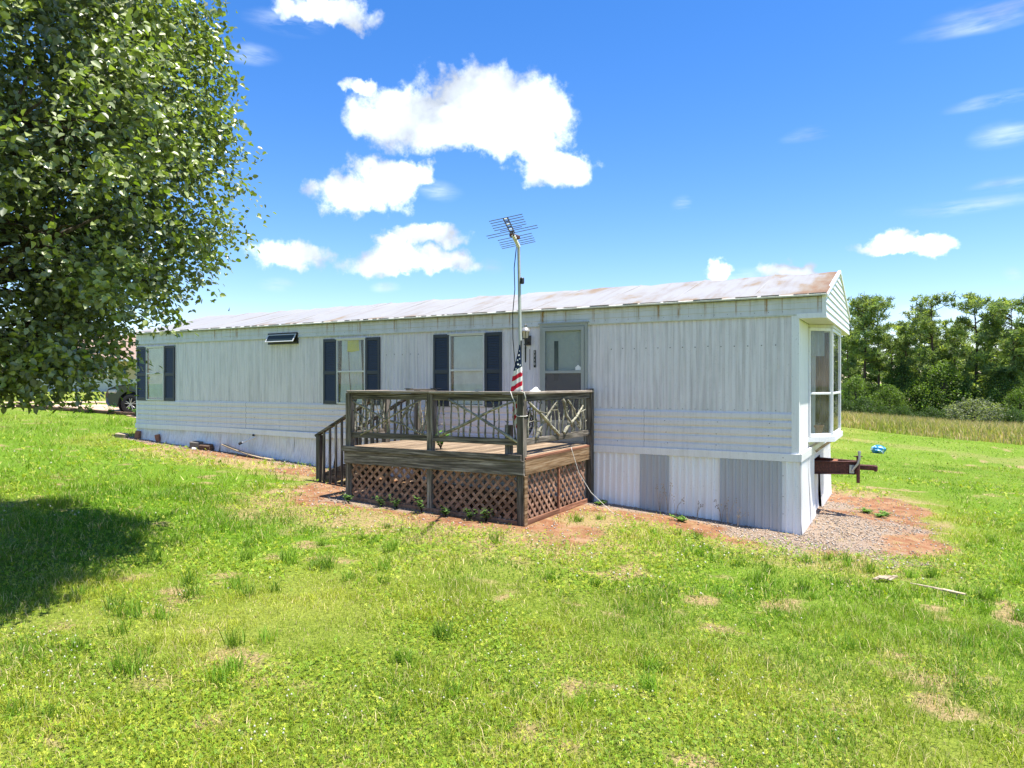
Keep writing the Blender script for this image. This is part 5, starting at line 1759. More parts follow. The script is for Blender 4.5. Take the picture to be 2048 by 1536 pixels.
# neighbour's house: pale siding, brown shingled roof, light gable wing
def nb_house():
    Rv = np.array([*RGT, 0]); Fv = np.array([*FWD, 0]); base = np.array([*CAM[:2], 0])
    def P(r, f, z): return tuple(base + Rv * r + Fv * f + np.array([0, 0, z]))
    z0 = 1.35
    h = empty('neighbour_house', P(-33, 58, z0), 'tan house with brown shingled roof far behind the driveway', 'house')
    tan = plain('tan_siding', (.50, .40, .24), .8); grey = plain('pale_block', (.50, .51, .49), .8); shing = plain('brown_shingle', (.30, .21, .16), .9, var=.3, scale=8)
    def box(name, r0, r1, f0, f1, a, b, m, par=h):
        mb = MB(); mb.add([P(r0, f0, a), P(r1, f0, a), P(r1, f1, a), P(r0, f1, a), P(r0, f0, b), P(r1, f0, b), P(r1, f1, b), P(r0, f1, b)],
                          [(0, 3, 2, 1), (4, 5, 6, 7), (0, 1, 5, 4), (1, 2, 6, 5), (2, 3, 7, 6), (3, 0, 4, 7)]); return mb.build(name, m, par)
    box('foundation_wall', -41, -29.1, 56, 63, z0 - .6, z0 + 1.15, grey)
    wl = box('wall', -41, -29.1, 56.05, 63, z0 + 1.15, z0 + 2.75, tan)
    mb = MB(); mb.add([P(-41.6, 55.3, z0 + 2.7), P(-28.5, 55.3, z0 + 2.7), P(-28.5, 63.6, z0 + 2.7), P(-41.6, 63.6, z0 + 2.7), P(-39.5, 59.5, z0 + 4.9), P(-30.5, 59.5, z0 + 4.9)],
                      [(0, 1, 5, 4), (1, 2, 5), (2, 3, 4, 5), (3, 0, 4), (3, 2, 1, 0)]); mb.build('roof', shing, h)
    mb = MB(); mb.add([P(-41.6, 55.25, z0 + 2.56), P(-28.45, 55.25, z0 + 2.56), P(-28.45, 55.25, z0 + 2.72), P(-41.6, 55.25, z0 + 2.72), P(-41.6, 55.5, z0 + 2.56), P(-28.45, 55.5, z0 + 2.56)], [(0, 1, 2, 3), (0, 4, 5, 1)]); mb.build('eave_board', M_TRIM, h)
    for (a, b) in ((-39.5, -38.2), (-36.4, -35.1), (-33.5, -32.2)):
        w_ = box('window', a, b, 55.98, 56.06, z0 + 1.4, z0 + 2.45, M_TRIM)
        box('pane', a + .1, b - .1, 55.96, 55.975, z0 + 1.5, z0 + 1.9, gl_dark, w_); box('pane', a + .1, b - .1, 55.96, 55.975, z0 + 1.97, z0 + 2.35, gl_dark, w_)
    box('garage_wing', -29.0, -25.5, 57, 63, z0 - .6, z0 + 2.2, M_TRIM)
    mb = MB(); mb.add([P(-29.3, 56.7, z0 + 2.15), P(-25.2, 56.7, z0 + 2.15), P(-27.2, 56.7, z0 + 3.5), P(-29.3, 63, z0 + 2.15), P(-25.2, 63, z0 + 2.15), P(-27.2, 63, z0 + 3.5)], [(0, 1, 2), (5, 4, 3), (0, 2, 5, 3), (2, 1, 4, 5), (0, 3, 4, 1)]); mb.build('wing_roof', plain('pale_roof', (.52, .50, .47), .8), h)
gl_dark = plain('dark_pane', (.03, .035, .04), .1)
nb_house()

# ------------------------------------------------------------------ trees
def leaf_cards(P, D, N, L, Wd, fold=.25):
    """rounded six point leaves folded on the midrib. P base, D direction, N normal (unit), L length, Wd half width -> V, Q"""
    S = np.cross(N, D)
    L = L[:, None]; Wd = Wd[:, None]
    up = N * (Wd * fold)
    b = P; tip = P + D * L - N * L * .12
    l1 = P + D * L * .28 + S * Wd * .92 + up; l2 = P + D * L * .68 + S * Wd * .72 + up * .8
    r1 = P + D * L * .28 - S * Wd * .92 + up; r2 = P + D * L * .68 - S * Wd * .72 + up * .8
    V = np.stack([b, l1, l2, tip, r2, r1], 1).reshape(-1, 3)
    i = (np.arange(len(P)) * 6)[:, None]
    Q = np.concatenate([i + np.array([0, 5, 4, 3]), i + np.array([0, 3, 2, 1])], 0)
    return V, Q


def unit(v): return v / (np.linalg.norm(v, axis=-1, keepdims=True) + 1e-9)


def pear_tree():
    cx, cy = -6.80, -7.93
    g0 = on(cx, cy)
    T = empty('pear_tree', (cx, cy, g0), 'large dense broadleaf tree with glossy leaves filling the left of the yard', 'tree')
    zs = np.array([1.76, 1.92, 2.2, 2.6, 3.0, 3.55, 4.28, 5.07, 6.1, 6.9, 7.6, 8.6, 9.4, 10.0])
    rs = np.array([.4, 1.15, 1.95, 2.3, 2.66, 2.92, 3.42, 3.62, 3.5, 3.35, 2.9, 2.1, 1.2, .2]) * .775
    zs = 2.19 + (zs - 2.19) * .82 + .12
    rng = np.random.default_rng(3)
    def rad(z, a):
        r = np.interp(z, zs, rs)
        return r * (1 + .22 * (fbm(a * 1.9 + 20, z * .95, 31, 3) - .5))
    n = 11000
    z = zs[0] + rng.random(n * 3) * (zs[-1] - zs[0])
    keep = rng.random(n * 3) < np.interp(z, zs, rs) / 3.05
    z = z[keep][:n]; n = len(z)
    a = rng.random(n) * 2 * math.pi
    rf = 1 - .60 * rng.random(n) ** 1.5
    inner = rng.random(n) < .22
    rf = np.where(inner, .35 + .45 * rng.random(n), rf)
    out = rng.random(n) < .07
    rf = np.where(out, 1.0 + .06 * rng.random(n), rf)
    r = rad(z, a) * rf
    C = np.stack([cx + r * np.cos(a), cy + r * np.sin(a), z], 1)
    # gather the sprigs into boughs with hollows between
    nb_ = 330
    bi = rng.integers(0, n, nb_)
    Bc = C[bi]
    near = np.argmin(((C[:, None, :] - Bc[None]) ** 2).sum(-1), 1)
    pull = np.where(rng.random(n) < .80, .48, .0)[:, None]
    C = C + (Bc[near] - C) * pull
    tone = rng.random(nb_)[near]
    # each sprig: a drooping run of leaves
    O = unit(np.stack([np.cos(a), np.sin(a), .25 + .5 * rng.standard_normal(n)], 1) + .45 * rng.standard_normal((n, 3)))
    m = 17
    u = (np.arange(m) / (m - 1))[None, :, None]
    ln = (.30 + .25 * rng.random(n))[:, None, None]
    P = C[:, None, :] + O[:, None, :] * ln * u + np.array([0, 0, -.16]) * u ** 2 + .055 * rng.standard_normal((n, m, 3))
    D = unit(.5 * O[:, None, :] + 1.0 * rng.standard_normal((n, m, 3)) * np.array([1, 1, .5]) + np.array([0, 0, -.55]))
    upv = np.stack([np.cos(a) * .45, np.sin(a) * .45, np.full(n, .75)], 1)[:, None, :] + .55 * rng.standard_normal((n, m, 3))
    N = unit(upv - D * (upv * D).sum(-1, keepdims=True))
    P = P.reshape(-1, 3); D = D.reshape(-1, 3); N = N.reshape(-1, 3)
    L = .046 + .032 * rng.random(len(P)); Wd = L * (.33 + .09 * rng.random(len(P)))
    P[:, 2] = np.where(P[:, 2] < 1.93, 1.93 + .25 * rng.random(len(P)), P[:, 2])     # drooping sprigs stop above head height
    V, Q = leaf_cards(P, D, N, L, Wd)
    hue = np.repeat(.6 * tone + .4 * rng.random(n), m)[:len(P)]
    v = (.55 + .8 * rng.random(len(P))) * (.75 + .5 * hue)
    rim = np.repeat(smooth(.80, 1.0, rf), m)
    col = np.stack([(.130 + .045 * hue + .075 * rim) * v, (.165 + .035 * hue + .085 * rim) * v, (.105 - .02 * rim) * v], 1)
    young = rng.random(len(P)) < .06
    col[young] = np.array([.20, .27, .03]) * (.8 + .4 * rng.random((young.sum(), 1)))
    col = np.repeat(col, 6, 0)
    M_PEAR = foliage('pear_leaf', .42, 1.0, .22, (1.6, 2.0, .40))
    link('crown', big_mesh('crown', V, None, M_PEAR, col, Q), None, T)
    # trunk and limbs
    mb = MB(); rr = random.Random(6)
    mb.tube([(cx, cy, g0 - .2), (cx + .02, cy, g0 + .5), (cx, cy + .03, 2.2), (cx - .04, cy, 4.2), (cx, cy, 6.3), (cx + .05, cy, 8.2)], [.27, .21, .18, .13, .08, .02], 12)
    for k in range(46):
        zz = rr.uniform(1.7, 6.6); aa = rr.uniform(0, 6.283); zt = min(zz + rr.uniform(.4, 1.8), 8.2)
        rt = float(np.interp(zt, zs, rs)) * rr.uniform(.72, .95)
        p0 = np.array([cx, cy, zz]); p1 = np.array([cx + rt * math.cos(aa), cy + rt * math.sin(aa), zt])
        mid = (p0 + p1) / 2 + np.array([rr.uniform(-.15, .15), rr.uniform(-.15, .15), rr.uniform(-.25, .1)])
        mb.tube([p0, p0 * .65 + mid * .35, mid, mid * .4 + p1 * .6, p1], [.065, .05, .035, .022, .006], 6)
        for j in range(5):
            q = mid + (p1 - mid) * rr.uniform(0, .9); e_ = q + np.array([rr.uniform(-.7, .7), rr.uniform(-.7, .7), rr.uniform(-.3, .5)])
            mb.tube([q, (q + e_) / 2 + np.array([0, 0, .05]), e_], [.018, .012, .004], 5)
    mb.build('trunk', M_BARK, T, smooth='all')


pear_tree()

M_NEEDLE = foliage('pine_needles', .6, .2, .45, (1.2, 1.3, .5))
M_BROAD = foliage('broad_leaves', .5, .3, .45, (1.4, 1.6, .45))


def pine_meshes(seed, H=12.0, low=.36):
    rng = np.random.default_rng(seed); rr = random.Random(seed)
    tr = MB(); lean = rr.uniform(-.25, .25)
    tr.tube([(lean * (h / H) ** 2 + .05 * math.sin(h), .05 * math.sin(h * .7 + seed), h) for h in np.linspace(-.3, H * .97, 10)], list(np.linspace(.17, .025, 10)), 8)
    cs = []; hs_ = []
    nl = 40
    for k in range(nl):
        h = H * (low + (.985 - low) * (k + rr.random()) / nl)
        f = (h / H - low) / (1 - low)
        l = np.interp(f, [0, .2, .5, .8, .93, 1], [1.6, 2.3, 2.3, 1.9, 1.2, .45]) * rr.uniform(.55, 1.2) * H / 12
        if f < .25 and rr.random() < .35: l *= .5
        a = rr.uniform(0, 6.283); rise = np.interp(f, [0, .5, 1], [.02, .25, .9]) + rr.uniform(-.1, .2)
        p0 = np.array([lean * (h / H) ** 2, 0, h]); d = np.array([math.cos(a), math.sin(a), rise])
        p1 = p0 + d * l; mid = (p0 + p1) / 2 + np.array([0, 0, rr.uniform(-.12, .02) * l])
        tr.tube([p0, mid, p1], [.04 * l / 2 + .008, .022, .008], 5)
        for j in range(int(4 + 4 * l)):
            u = 1 - .62 * rr.random() ** 1.3
            q = (p0 + (mid - p0) * u * 2 if u < .5 else mid + (p1 - mid) * (u - .5) * 2) + np.array([rr.gauss(0, .22), rr.gauss(0, .22), rr.gauss(.05, .11)]) * (.4 + .3 * l)
            cs.append(q); hs_.append(f)
    Cn = np.array(cs); m = 15
    n = len(Cn)
    dirs = unit(rng.standard_normal((n, m, 3)) + np.array([0, 0, .55]))
    ln = (.17 + .17 * rng.random((n, m, 1)))
    sidev = unit(np.cross(dirs, rng.standard_normal((n, m, 3))))
    b = Cn[:, None, :] + .10 * rng.standard_normal((n, m, 3))
    wd = .030 + .022 * rng.random((n, m, 1))
    V = np.stack([b - sidev * wd, b + sidev * wd, b + dirs * ln * 1.25 + sidev * wd * .4, b + dirs * ln * 1.25 - sidev * wd * .4], 2).reshape(-1, 3)
    Q = np.arange(len(V)).reshape(-1, 4)
    v = np.repeat(.55 + .8 * rng.random(n), m)[:, None] * (.8 + .4 * rng.random((n * m, 1)))
    col = np.repeat(np.array([.22, .285, .115]) * v, 4, 0)
    yel = np.repeat(np.repeat(rng.random(n) < .18, m), 4)
    col[yel] *= np.array([1.7, 1.5, .9])
    tme = tr.mesh('trunk'); tme.materials.append(M_PBARK); tme.polygons.foreach_set('use_smooth', [True] * len(tme.polygons))
    return tme, big_mesh('crown', V, None, M_NEEDLE, col, Q)


def broad_meshes(seed, H=5.0, R=1.7, n=520, base=.08, col0=(.115, .18, .055), leaf=.14):
    rng = np.random.default_rng(seed); rr = random.Random(seed)
    tr = MB(); tr.tube([(0, 0, -.2), (.05, .03, H * .4), (0, .05, H * .85)], [.09, .06, .015], 7)
    f = rng.random(n); z = H * (base + (1 - base) * f)
    prof = np.interp(f, [0, .15, .45, .8, 1], [.55, .9, 1, .7, .15]) * R
    a = rng.random(n) * 6.283
    prof = prof * (1 + 1.3 * (fbm(a * 1.5 + seed, z * .8, seed, 3) - .5))
    r = prof * (1 - .6 * rng.random(n) ** 1.8)
    C = np.stack([r * np.cos(a), r * np.sin(a), z], 1)
    for k in range(14):
        q = C[rr.randrange(n)]; p0 = np.array([0, 0, q[2] * .55]); tr.tube([p0, (p0 + q) / 2 + [0, 0, .1], q], [.03, .02, .006], 5)
    m = 13
    P = (C[:, None, :] + .17 * rng.standard_normal((n, m, 3))).reshape(-1, 3)
    D = unit(rng.standard_normal((n * m, 3)) + np.array([0, 0, -.3]))
    upv = rng.standard_normal((n * m, 3)) * .5 + np.array([0, 0, .9]); N = unit(upv - D * (upv * D).sum(-1, keepdims=True))
    L = leaf * (.7 + .6 * rng.random(n * m))
    S = np.cross(N, D) * (L * .36)[:, None]
    V = np.stack([P, P + D * (L * .5)[:, None] + S, P + D * L[:, None], P + D * (L * .5)[:, None] - S], 1).reshape(-1, 3)
    Q = np.arange(len(V)).reshape(-1, 4)
    v = np.repeat(.5 + .9 * rng.random(n), m)[:, None] * (.75 + .5 * rng.random((n * m, 1)))
    col = np.repeat(np.array(col0) * v, 4, 0)
    tme = tr.mesh('trunk'); tme.materials.append(M_BARK)
    return tme, big_mesh('crown', V, None, M_BROAD, col, Q)


def put_tree(name, meshes, px, t, height, H0, label, cat, group, rot=0.0, wide=1.0):
    d = FWD + (px - 1024) / FPX * RGT
    x, y = CAM[0] + t * d[0], CAM[1] + t * d[1]
    z = on(x, y, -.05)
    s = height / H0
    e_ = empty(name, (x, y, z), label, cat, group)
    e_.rotation_euler = (0, 0, rot); e_.scale = (s * wide, s * wide, s)
    for nm, me in zip(('trunk', 'crown'), meshes):
        o = bpy.data.objects.new(nm, me); COL.objects.link(o); o.parent = e_
    return e_


PINES = [pine_meshes(s, 12.0, lo) for s, lo in ((1, .40), (2, .30), (3, .16), (4, .45), (5, .08))]
def ph(top, t, px):
    d = FWD + (px - 1024) / FPX * RGT
    return 2.19 + (766 - top) * t / FPX - on(CAM[0] + t * d[0], CAM[1] + t * d[1])
G_P = 'pines along the edge of the field'
for i, (px, t, top, v, w_, lab) in enumerate((
        (1731, 70, 602, 3, .95, 'tall pine nearest the gable of the home, left of a close pair'),
        (1757, 71, 606, 0, .9, 'tall slim pine, right of the close pair beside the gable'),
        (1697, 74, 640, 1, .8, 'pine half hidden behind the bay window and gable'),
        (1866, 68, 597, 1, 1.0, 'tall pine with a narrow domed top in the middle of the tree line'),
        (1953, 65, 598, 2, 1.05, 'tallest broad topped pine right of the middle of the tree line'),
        (2028, 63, 606, 0, 1.0, 'tall pine at the right edge of the picture'),
        (1812, 71, 655, 2, 1.0, 'shorter dark trunked pine right of the close pair'),
        (1838, 73, 640, 2, .95, 'bushy pine left of the narrow domed pine'),
        (1908, 69, 650, 2, 1.05, 'shorter bushy pine between the two tallest pines'),
        (1990, 68, 655, 1, .95, 'shorter pine between the broad topped pine and the rightmost one'),
        (2075, 62, 612, 2, 1.0, 'pine just past the right edge of the picture'),
        (1712, 78, 668, 4, 1.15, 'low crowned dark pine behind the close pair'), (1785, 77, 672, 4, 1.2, 'low crowned pine filling the gap right of the close pair'),
        (1850, 78, 660, 4, 1.2, 'low crowned pine behind the narrow domed pine'), (1885, 76, 668, 4, 1.2, 'low crowned pine just right of the narrow domed pine'),
        (1930, 75, 655, 4, 1.2, 'low crowned pine just left of the broad topped pine'), (1972, 75, 662, 4, 1.2, 'low crowned pine just right of the broad topped pine'),
        (2010, 72, 660, 4, 1.2, 'low crowned pine just left of the rightmost tall pine'), (2048, 71, 655, 4, 1.2, 'low crowned pine right of the rightmost tall pine'))):
    put_tree('pine_tree', PINES[v], px, t, ph(top, t, px), 12.0, lab, 'tree', G_P, i * 1.3, w_ * 1.12)
BRO = [broad_meshes(11, 5.0, 1.8), broad_meshes(12, 5.0, 2.1, col0=(.14, .205, .05)), broad_meshes(13, 2.4, 1.7, 420, .02, (.07, .115, .04), .12), broad_meshes(14, 3.0, 1.7, 420, .04, (.19, .21, .13), .13)]
G_U = 'leafy young trees under the pines'
for i, (px, t, hgt, v) in enumerate(((1685, 69, 5.0, 0), (1712, 67, 4.4, 1), (1742, 70, 4.6, 0), (1778, 66, 5.4, 1), (1800, 70, 5.8, 0), (1832, 67, 5.0, 1), (1850, 70, 6.2, 0), (1888, 65, 5.6, 1),
                                     (1915, 66, 4.8, 1), (1938, 64, 5.8, 0), (1975, 62, 4.4, 1), (2004, 63, 5.6, 0), (2040, 60, 4.6, 1), (2085, 60, 5.4, 0))):
    put_tree('young_tree', BRO[v], px, t, hgt * (.62 + .5 * ((i * 37) % 10) / 10), 5.0, 'leafy green young tree under the pines, %s from the left' % ORD[i], 'tree', G_U, i * 2.1)
G_S = 'shrubs at the foot of the tree line'
for i, (px, t, hgt, v) in enumerate(((1690, 66, 2.6, 2), (1725, 65, 3.0, 2), (1765, 64, 2.2, 2), (1805, 64, 2.4, 2), (1860, 62, 2.4, 2), (1900, 61, 2.6, 2), (1990, 58, 2.4, 2), (2030, 57, 2.6, 2), (2070, 56, 2.4, 2))):
    put_tree('shrub', BRO[v], px, t, hgt * .72, 2.4, 'dark green shrub at the foot of the tree line, %s from the left' % ORD[i], 'shrub', G_S, i * 1.7)
put_tree('pale_shrub', BRO[3], 1948, 57, 2.6, 3.0, 'pale grey green spreading shrub at the foot of the tree line', 'shrub', None, .4, 1.5)


def woods():
    """the deeper wood behind the first row reads as one mass"""
    rng = np.random.default_rng(9); n = 16000
    px = rng.uniform(1560, 2250, n); t = rng.uniform(80, 96, n)
    d = FWD[None] + ((px - 1024) / FPX)[:, None] * RGT[None]
    xy = CAM[:2] + t[:, None] * d
    hmax = 7.2 + 3.0 * fbm(px * .02, t * .1, 5, 3)
    z = G(xy[:, 0], xy[:, 1]) + hmax * rng.random(n) ** .8
    P = np.column_stack([xy, z])
    D = unit(rng.standard_normal((n, 3)) + [0, 0, .2]); S = unit(np.cross(D, rng.standard_normal((n, 3)))) * .16
    L = .55
    V = np.stack([P, P + D * L * .5 + S, P + D * L, P + D * L * .5 - S], 1).reshape(-1, 3)
    col = np.repeat(np.array([.11, .15, .04]) * (.5 + 1.0 * rng.random((n, 1))), 4, 0)
    o = link('woods', big_mesh('woods', V, None, M_BROAD, col, np.arange(len(V)).reshape(-1, 4)))
    tag(o, 'deep green wood behind the row of pines', 'woods', kind='stuff')
    mb = MB(); rr = random.Random(4)
woods()

# ------------------------------------------------------------------ grass, clover, gravel, field
M_GRASS = foliage('grass_blade', .55, .25, .35, (1.25, 1.35, .5))


def scatter(n, t0, t1, rng, lo=-160, hi=2210):
    t = np.sqrt(rng.random(n) * (t1 * t1 - t0 * t0) + t0 * t0)
    px = rng.uniform(lo, hi, n)
    d = FWD[None] + ((px - 1024) / FPX)[:, None] * RGT[None]
    xy = CAM[:2] + t[:, None] * d
    return xy[:, 0], xy[:, 1], t


def blades(x, y, h, wd, lean, rng, col, seg2=True):
    n = len(x); z = G(x, y) - .004
    a = rng.random(n) * 6.283; la = rng.random(n) * 6.283
    B = np.column_stack([x, y, z])
    S = np.column_stack([np.cos(a), np.sin(a), np.zeros(n)]) * (wd / 2)[:, None]
    Ld = np.column_stack([np.cos(la), np.sin(la), np.zeros(n)]) * (lean * h)[:, None]
    U = np.column_stack([np.zeros(n), np.zeros(n), h])
    mid = B + U * .58 + Ld * .35; tip = B + U * (1 - .35 * lean[:, None]) + Ld
    if seg2:
        V = np.stack([B - S, B + S, mid + S * .8, mid - S * .8, tip], 1).reshape(-1, 3)
        i = (np.arange(n) * 5)[:, None]
        return V, np.concatenate([i + [3, 2, 4]]), i + [0, 1, 2, 3], np.repeat(col, 5, 0)
    V = np.stack([B - S, B + S, tip], 1).reshape(-1, 3)
    i = (np.arange(n) * 3)[:, None]
    return V, i + [0, 1, 2], None, np.repeat(col, 3, 0)


def grass_colour(x, y, rng):
    n = len(x)
    g = fbm(x * .45, y * .45, 101, 3); d = dry(x, y); r = rng.random(n)
    c1 = np.array([.125, .225, .018]); c2 = np.array([.355, .39, .042]); c3 = np.array([.56, .46, .23])
    g2 = fbm(x * 1.6, y * 1.6, 105, 3)
    k = np.clip((.6 * g + .4 * g2 - .38) / .24, 0, 1)[:, None]
    c = c1 * (1 - k) + c2 * k
    s = ((r < .19 + .50 * d))[:, None]
    c = np.where(s, c3 * (.7 + .5 * rng.random((n, 1))), c)
    # lusher by the left, deeper green
    lush = lush_at(x, y)[:, None]
    lush = lush * (rng.random((n, 1)) < .85)
    c = np.where(s & (rng.random((n, 1)) > lush * .7), c, c * (1 - .72 * lush) + np.array([.105, .235, .008]) * .72 * lush)
    return c * 1.10 * (.62 + .78 * rng.random((n, 1)))


def make_grass():
    rng = np.random.default_rng(5)
    Vs, Ts, Qs, Cs = [], [], [], []; off = 0
    for (t0, t1, n, wmin, wk, seg) in ((2.6, 7.0, 185000, .0042, .0, True), (7.0, 12.0, 165000, .0068, .0, True), (12.0, 22.0, 110000, .014, .0, False), (22.0, 50.0, 60000, .035, .0, False)):
        x, y, t = scatter(n, t0, t1, rng)
        d = dry(x, y); b = bare(x, y)
        tall = fbm(x * 1.3, y * 1.3, 131, 3); tuft = fbm(x * 4.5, y * 4.5, 141, 2)
        keep = (sdf(x, y) > .10) & (rng.random(n) > b * 1.04) & (rng.random(n) > d * .62) & (road(x, y) < .4) & (rng.random(n) < .30 + 1.5 * np.clip(tuft - .28, 0, 1))
        keep &= ~((y > 30) & (t > 35) & (y > 43 - .93 * (x + 2)))
        x, y, t, d, tall, tuft = [q[keep] for q in (x, y, t, d, tall, tuft)]
        n = len(x)
        h = (.030 + .060 * np.clip((tall - .38) / .35, 0, 1) + .05 * np.clip(tuft - .55, 0, 1)) * (.55 + .9 * rng.random(n)) * (1 - .35 * d)
        lush = smooth(-4, -8, x) * smooth(-7.5, -4.0, y)
        h = h * (1 + .6 * lush)
        wd = wmin * (.7 + .7 * rng.random(n))
        V, T, Q, C = blades(x, y, h, wd, .25 + .75 * rng.random(n), rng, grass_colour(x, y, rng), seg)
        Vs.append(V); Cs.append(C); Ts.append(T + off)
        if Q is not None: Qs.append(Q + off)
        off += len(V)
    # bigger single tufts in the near lawn
    for k in range(420):
        x0, y0, _ = scatter(1, 3.6, 11, rng)
        if fbm(x0 * .7, y0 * .7, 203, 2)[0] + .12 * (x0[0] > -2) < .62: continue
        if bare(x0, y0)[0] > .3 or sdf(x0, y0)[0] < .3: continue
        m = rng.integers(30, 70); s = rng.uniform(.5, 1.1)
        x = x0 + rng.normal(0, .045, m) * s; y = y0 + rng.normal(0, .045, m) * s
        h = (.09 + .12 * rng.random(m)) * s
        base = np.array([.165, .275, .028]) * rng.uniform(.8, 1.35)
        V, T, Q, C = blades(x, y, h, .0055 + .003 * rng.random(m), .2 + .7 * rng.random(m), rng, base * (.7 + .6 * rng.random((m, 1))))
        Vs.append(V); Cs.append(C); Ts.append(T + off); Qs.append(Q + off); off += len(V)
    me = big_mesh('grass', np.concatenate(Vs), np.concatenate(Ts), M_GRASS, np.concatenate(Cs), np.concatenate(Qs))
    tag(link('grass', me), 'bright green and straw coloured lawn grass', 'grass', kind='stuff')


make_grass()


def make_clover():
    rng = np.random.default_rng(8); Vs, Qs, Cs = [], [], []; off = 0
    fl = []
    for (t0, t1, n, sz) in ((2.6, 6.5, 64000, .0092), (6.5, 11.0, 56000, .0138), (11.0, 17.0, 26000, .026)):
        x, y, t = scatter(n, t0, t1, rng)
        c = fbm(x * .6 + 3, y * .6, 151, 4) + .10 * smooth(-1, -4, x) * smooth(-4, -6.5, y) + .08 * smooth(2.2, .8, sdf(x, y))
        keep = (rng.random(n) < smooth(.36, .60, c) * (1 - .75 * lush_at(x, y))) & (rng.random(n) > bare(x, y) * 1.15) & (sdf(x, y) > .15) & (rng.random(n) > .35 * dry(x, y)) & (road(x, y) < .3)
        x, y = x[keep], y[keep]; n = len(x)
        h = .012 + .042 * rng.random(n)
        z = G(x, y) + h; a0 = rng.random(n) * 6.283
        L = sz * (.75 + .6 * rng.random(n))
        tilt = rng.normal(0, .55, (n, 2))
        base = np.array([.195, .31, .022]) * (.7 + .65 * rng.random((n, 1)))
        yel = rng.random(n) < .35
        base[yel] = np.array([.40, .44, .045]) * (.75 + .5 * rng.random((yel.sum(), 1)))
        for k in range(3):
            a = a0 + k * 2.094
            D = np.column_stack([np.cos(a), np.sin(a), np.zeros(n)]); S = np.column_stack([-np.sin(a), np.cos(a), np.zeros(n)])
            for q in (D, S): q[:, 2] = tilt[:, 0] * q[:, 0] + tilt[:, 1] * q[:, 1]
            P = np.column_stack([x, y, z]); l = L[:, None]
            V = np.stack([P, P + D * l * .75 + S * l * .52, P + D * l * 1.08, P + D * l * .75 - S * l * .52], 1).reshape(-1, 3)
            Vs.append(V); Qs.append(np.arange(len(V)).reshape(-1, 4) + off); off += len(V); Cs.append(np.repeat(base, 4, 0))
        # white clover heads
        f = (rng.random(n) < .016) & (fbm(x * .8 + 9, y * .8, 171, 2) > .46)
        fl.append(np.column_stack([x[f], y[f], z[f] + .022, np.full(f.sum(), .009 + .006 * (t1 > 8) + .006 * (t1 > 12))]))
    me = big_mesh('clover', np.concatenate(Vs), None, M_GRASS, np.concatenate(Cs), np.concatenate(Qs))
    tag(link('clover', me), 'low yellow green clover and weeds between the grass', 'clover', kind='stuff')
    F = np.concatenate(fl); oc = np.array([[1, 0, 0], [0, 1, 0], [-1, 0, 0], [0, -1, 0], [0, 0, 1], [0, 0, -1]])
    V = (F[:, None, :3] + oc[None] * F[:, 3][:, None, None]).reshape(-1, 3)
    tri = np.array([[0, 1, 4], [1, 2, 4], [2, 3, 4], [3, 0, 4], [1, 0, 5], [2, 1, 5], [3, 2, 5], [0, 3, 5]])
    T = ((np.arange(len(F)) * 6)[:, None, None] + tri[None]).reshape(-1, 3)
    col = np.tile(np.array([.62, .60, .50]), (len(V), 1))
    tag(link('clover_flowers', big_mesh('clover_flowers', V, T, M_GRASS, col)), 'small white clover flowers scattered in the lawn', 'flowers', kind='stuff')


make_clover()


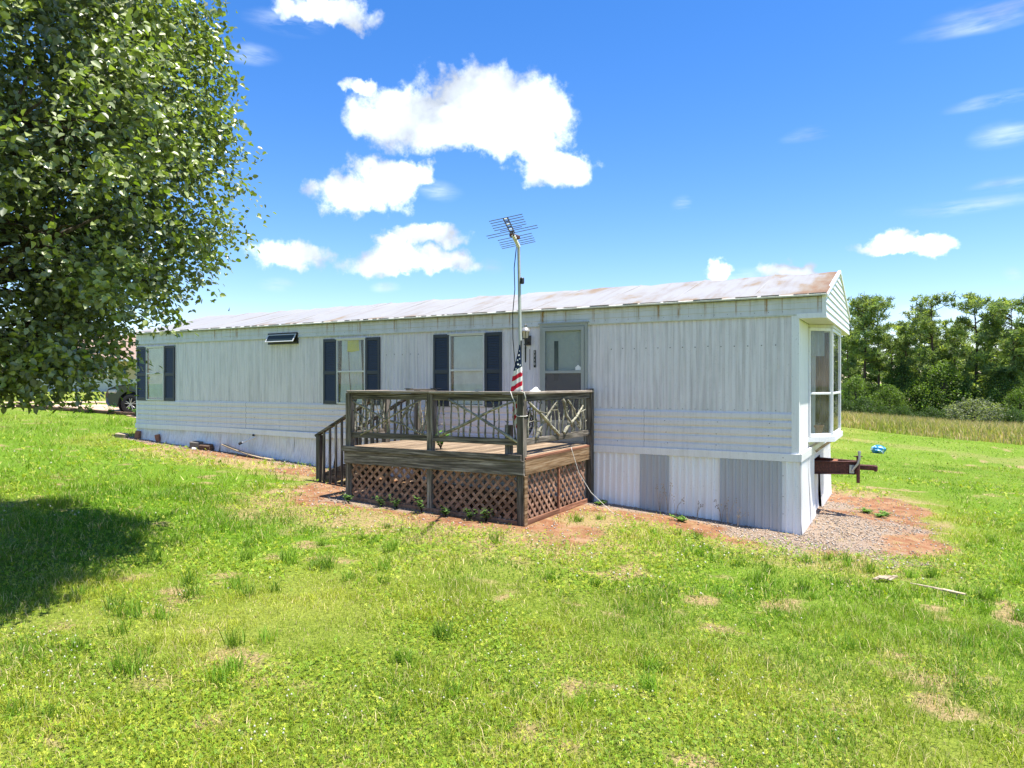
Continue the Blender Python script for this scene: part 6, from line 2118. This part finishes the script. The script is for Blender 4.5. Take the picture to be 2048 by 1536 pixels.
def make_gravel():
    rng = np.random.default_rng(17)
    x = rng.uniform(-15.9, 2.6, 150000); y = rng.uniform(-3.2, 5.6, 150000)
    k = (gravel(x, y) * (.25 + .75 * (x > -1.6)) > rng.random(len(x)) * 1.15) & (sdf(x, y) > .015)
    k |= (bare(x, y) > .4) & (rng.random(len(x)) < .11) & (sdf(x, y) > .03)
    x, y = x[k], y[k]; n = len(x)
    s = .006 + .013 * rng.random(n) ** 2 + .004 * (x < -6)
    oc = np.array([[1, 0, 0], [0, 1, 0], [-1, 0, 0], [0, -1, 0], [0, 0, .75], [0, 0, -.6], ])
    tri = np.array([[0, 1, 4], [1, 2, 4], [2, 3, 4], [3, 0, 4], [1, 0, 5], [2, 1, 5], [3, 2, 5], [0, 3, 5]])
    a = rng.random(n) * 6.283; ca, sa = np.cos(a), np.sin(a)
    O = oc[None] * (.7 + .6 * rng.random((n, 6, 3))) * s[:, None, None]
    R_ = np.stack([O[:, :, 0] * ca[:, None] - O[:, :, 1] * sa[:, None], O[:, :, 0] * sa[:, None] + O[:, :, 1] * ca[:, None], O[:, :, 2]], 2)
    V = (np.column_stack([x, y, G(x, y) + s * .35])[:, None, :] + R_).reshape(-1, 3)
    T = ((np.arange(n) * 6)[:, None, None] + tri[None]).reshape(-1, 3)
    c = np.where(rng.random((n, 1)) < .6, np.array([.40, .35, .30]), np.array([.44, .31, .20])) * (.40 + .95 * rng.random((n, 1)))
    m, t, b = new_mat('gravel_stone')
    at = t.n('ShaderNodeAttribute', attribute_name='col'); t.l(at.outputs['Color'], b.inputs['Base Color']); b.inputs['Roughness'].default_value = .9
    tag(link('gravel', big_mesh('gravel', V, T, m, np.repeat(c, 6, 0))), 'grey gravel spread along the skirting and under the hitch', 'gravel', kind='stuff')


make_gravel()


def make_field():
    """unmown hay strip in front of the tree line"""
    rng = np.random.default_rng(23); n = 60000
    x, y, t = scatter(n, 30, 66, rng, 1500, 2300)
    edge = 43 - .93 * (x + 2) + 2.0 * (fbm(x * .3, y * .3, 181, 2) - .5)
    k = (y > edge) & (y < edge + 24)
    x, y, t, e = x[k], y[k], t[k], (y - edge)[k]; n = len(x)
    h = (.45 + .65 * rng.random(n)) * smooth(-.5, 3.5, e) + .18
    pat = fbm(x * .35, y * .35, 191, 3)
    c = np.where((rng.random(n) < .25 + 1.1 * np.clip(pat - .38, 0, 1))[:, None], np.array([.60, .46, .25]), np.array([.36, .40, .08])) * (.65 + .6 * rng.random((n, 1)))
    V, T, Q, C = blades(x, y, h, .045 * (.6 + .8 * rng.random(n)), .1 + .45 * rng.random(n), rng, c)
    # seed heads: the tip half browner
    C = C.reshape(n, 5, 3); C[:, 4] = C[:, 4] * .4 + np.array([.50, .35, .20]) * .6; C = C.reshape(-1, 3)
    tag(link('hay_grass', big_mesh('hay_grass', V, T, M_GRASS, C, Q)), 'tall tan and green hay grass before the tree line', 'grass', kind='stuff')


make_field()
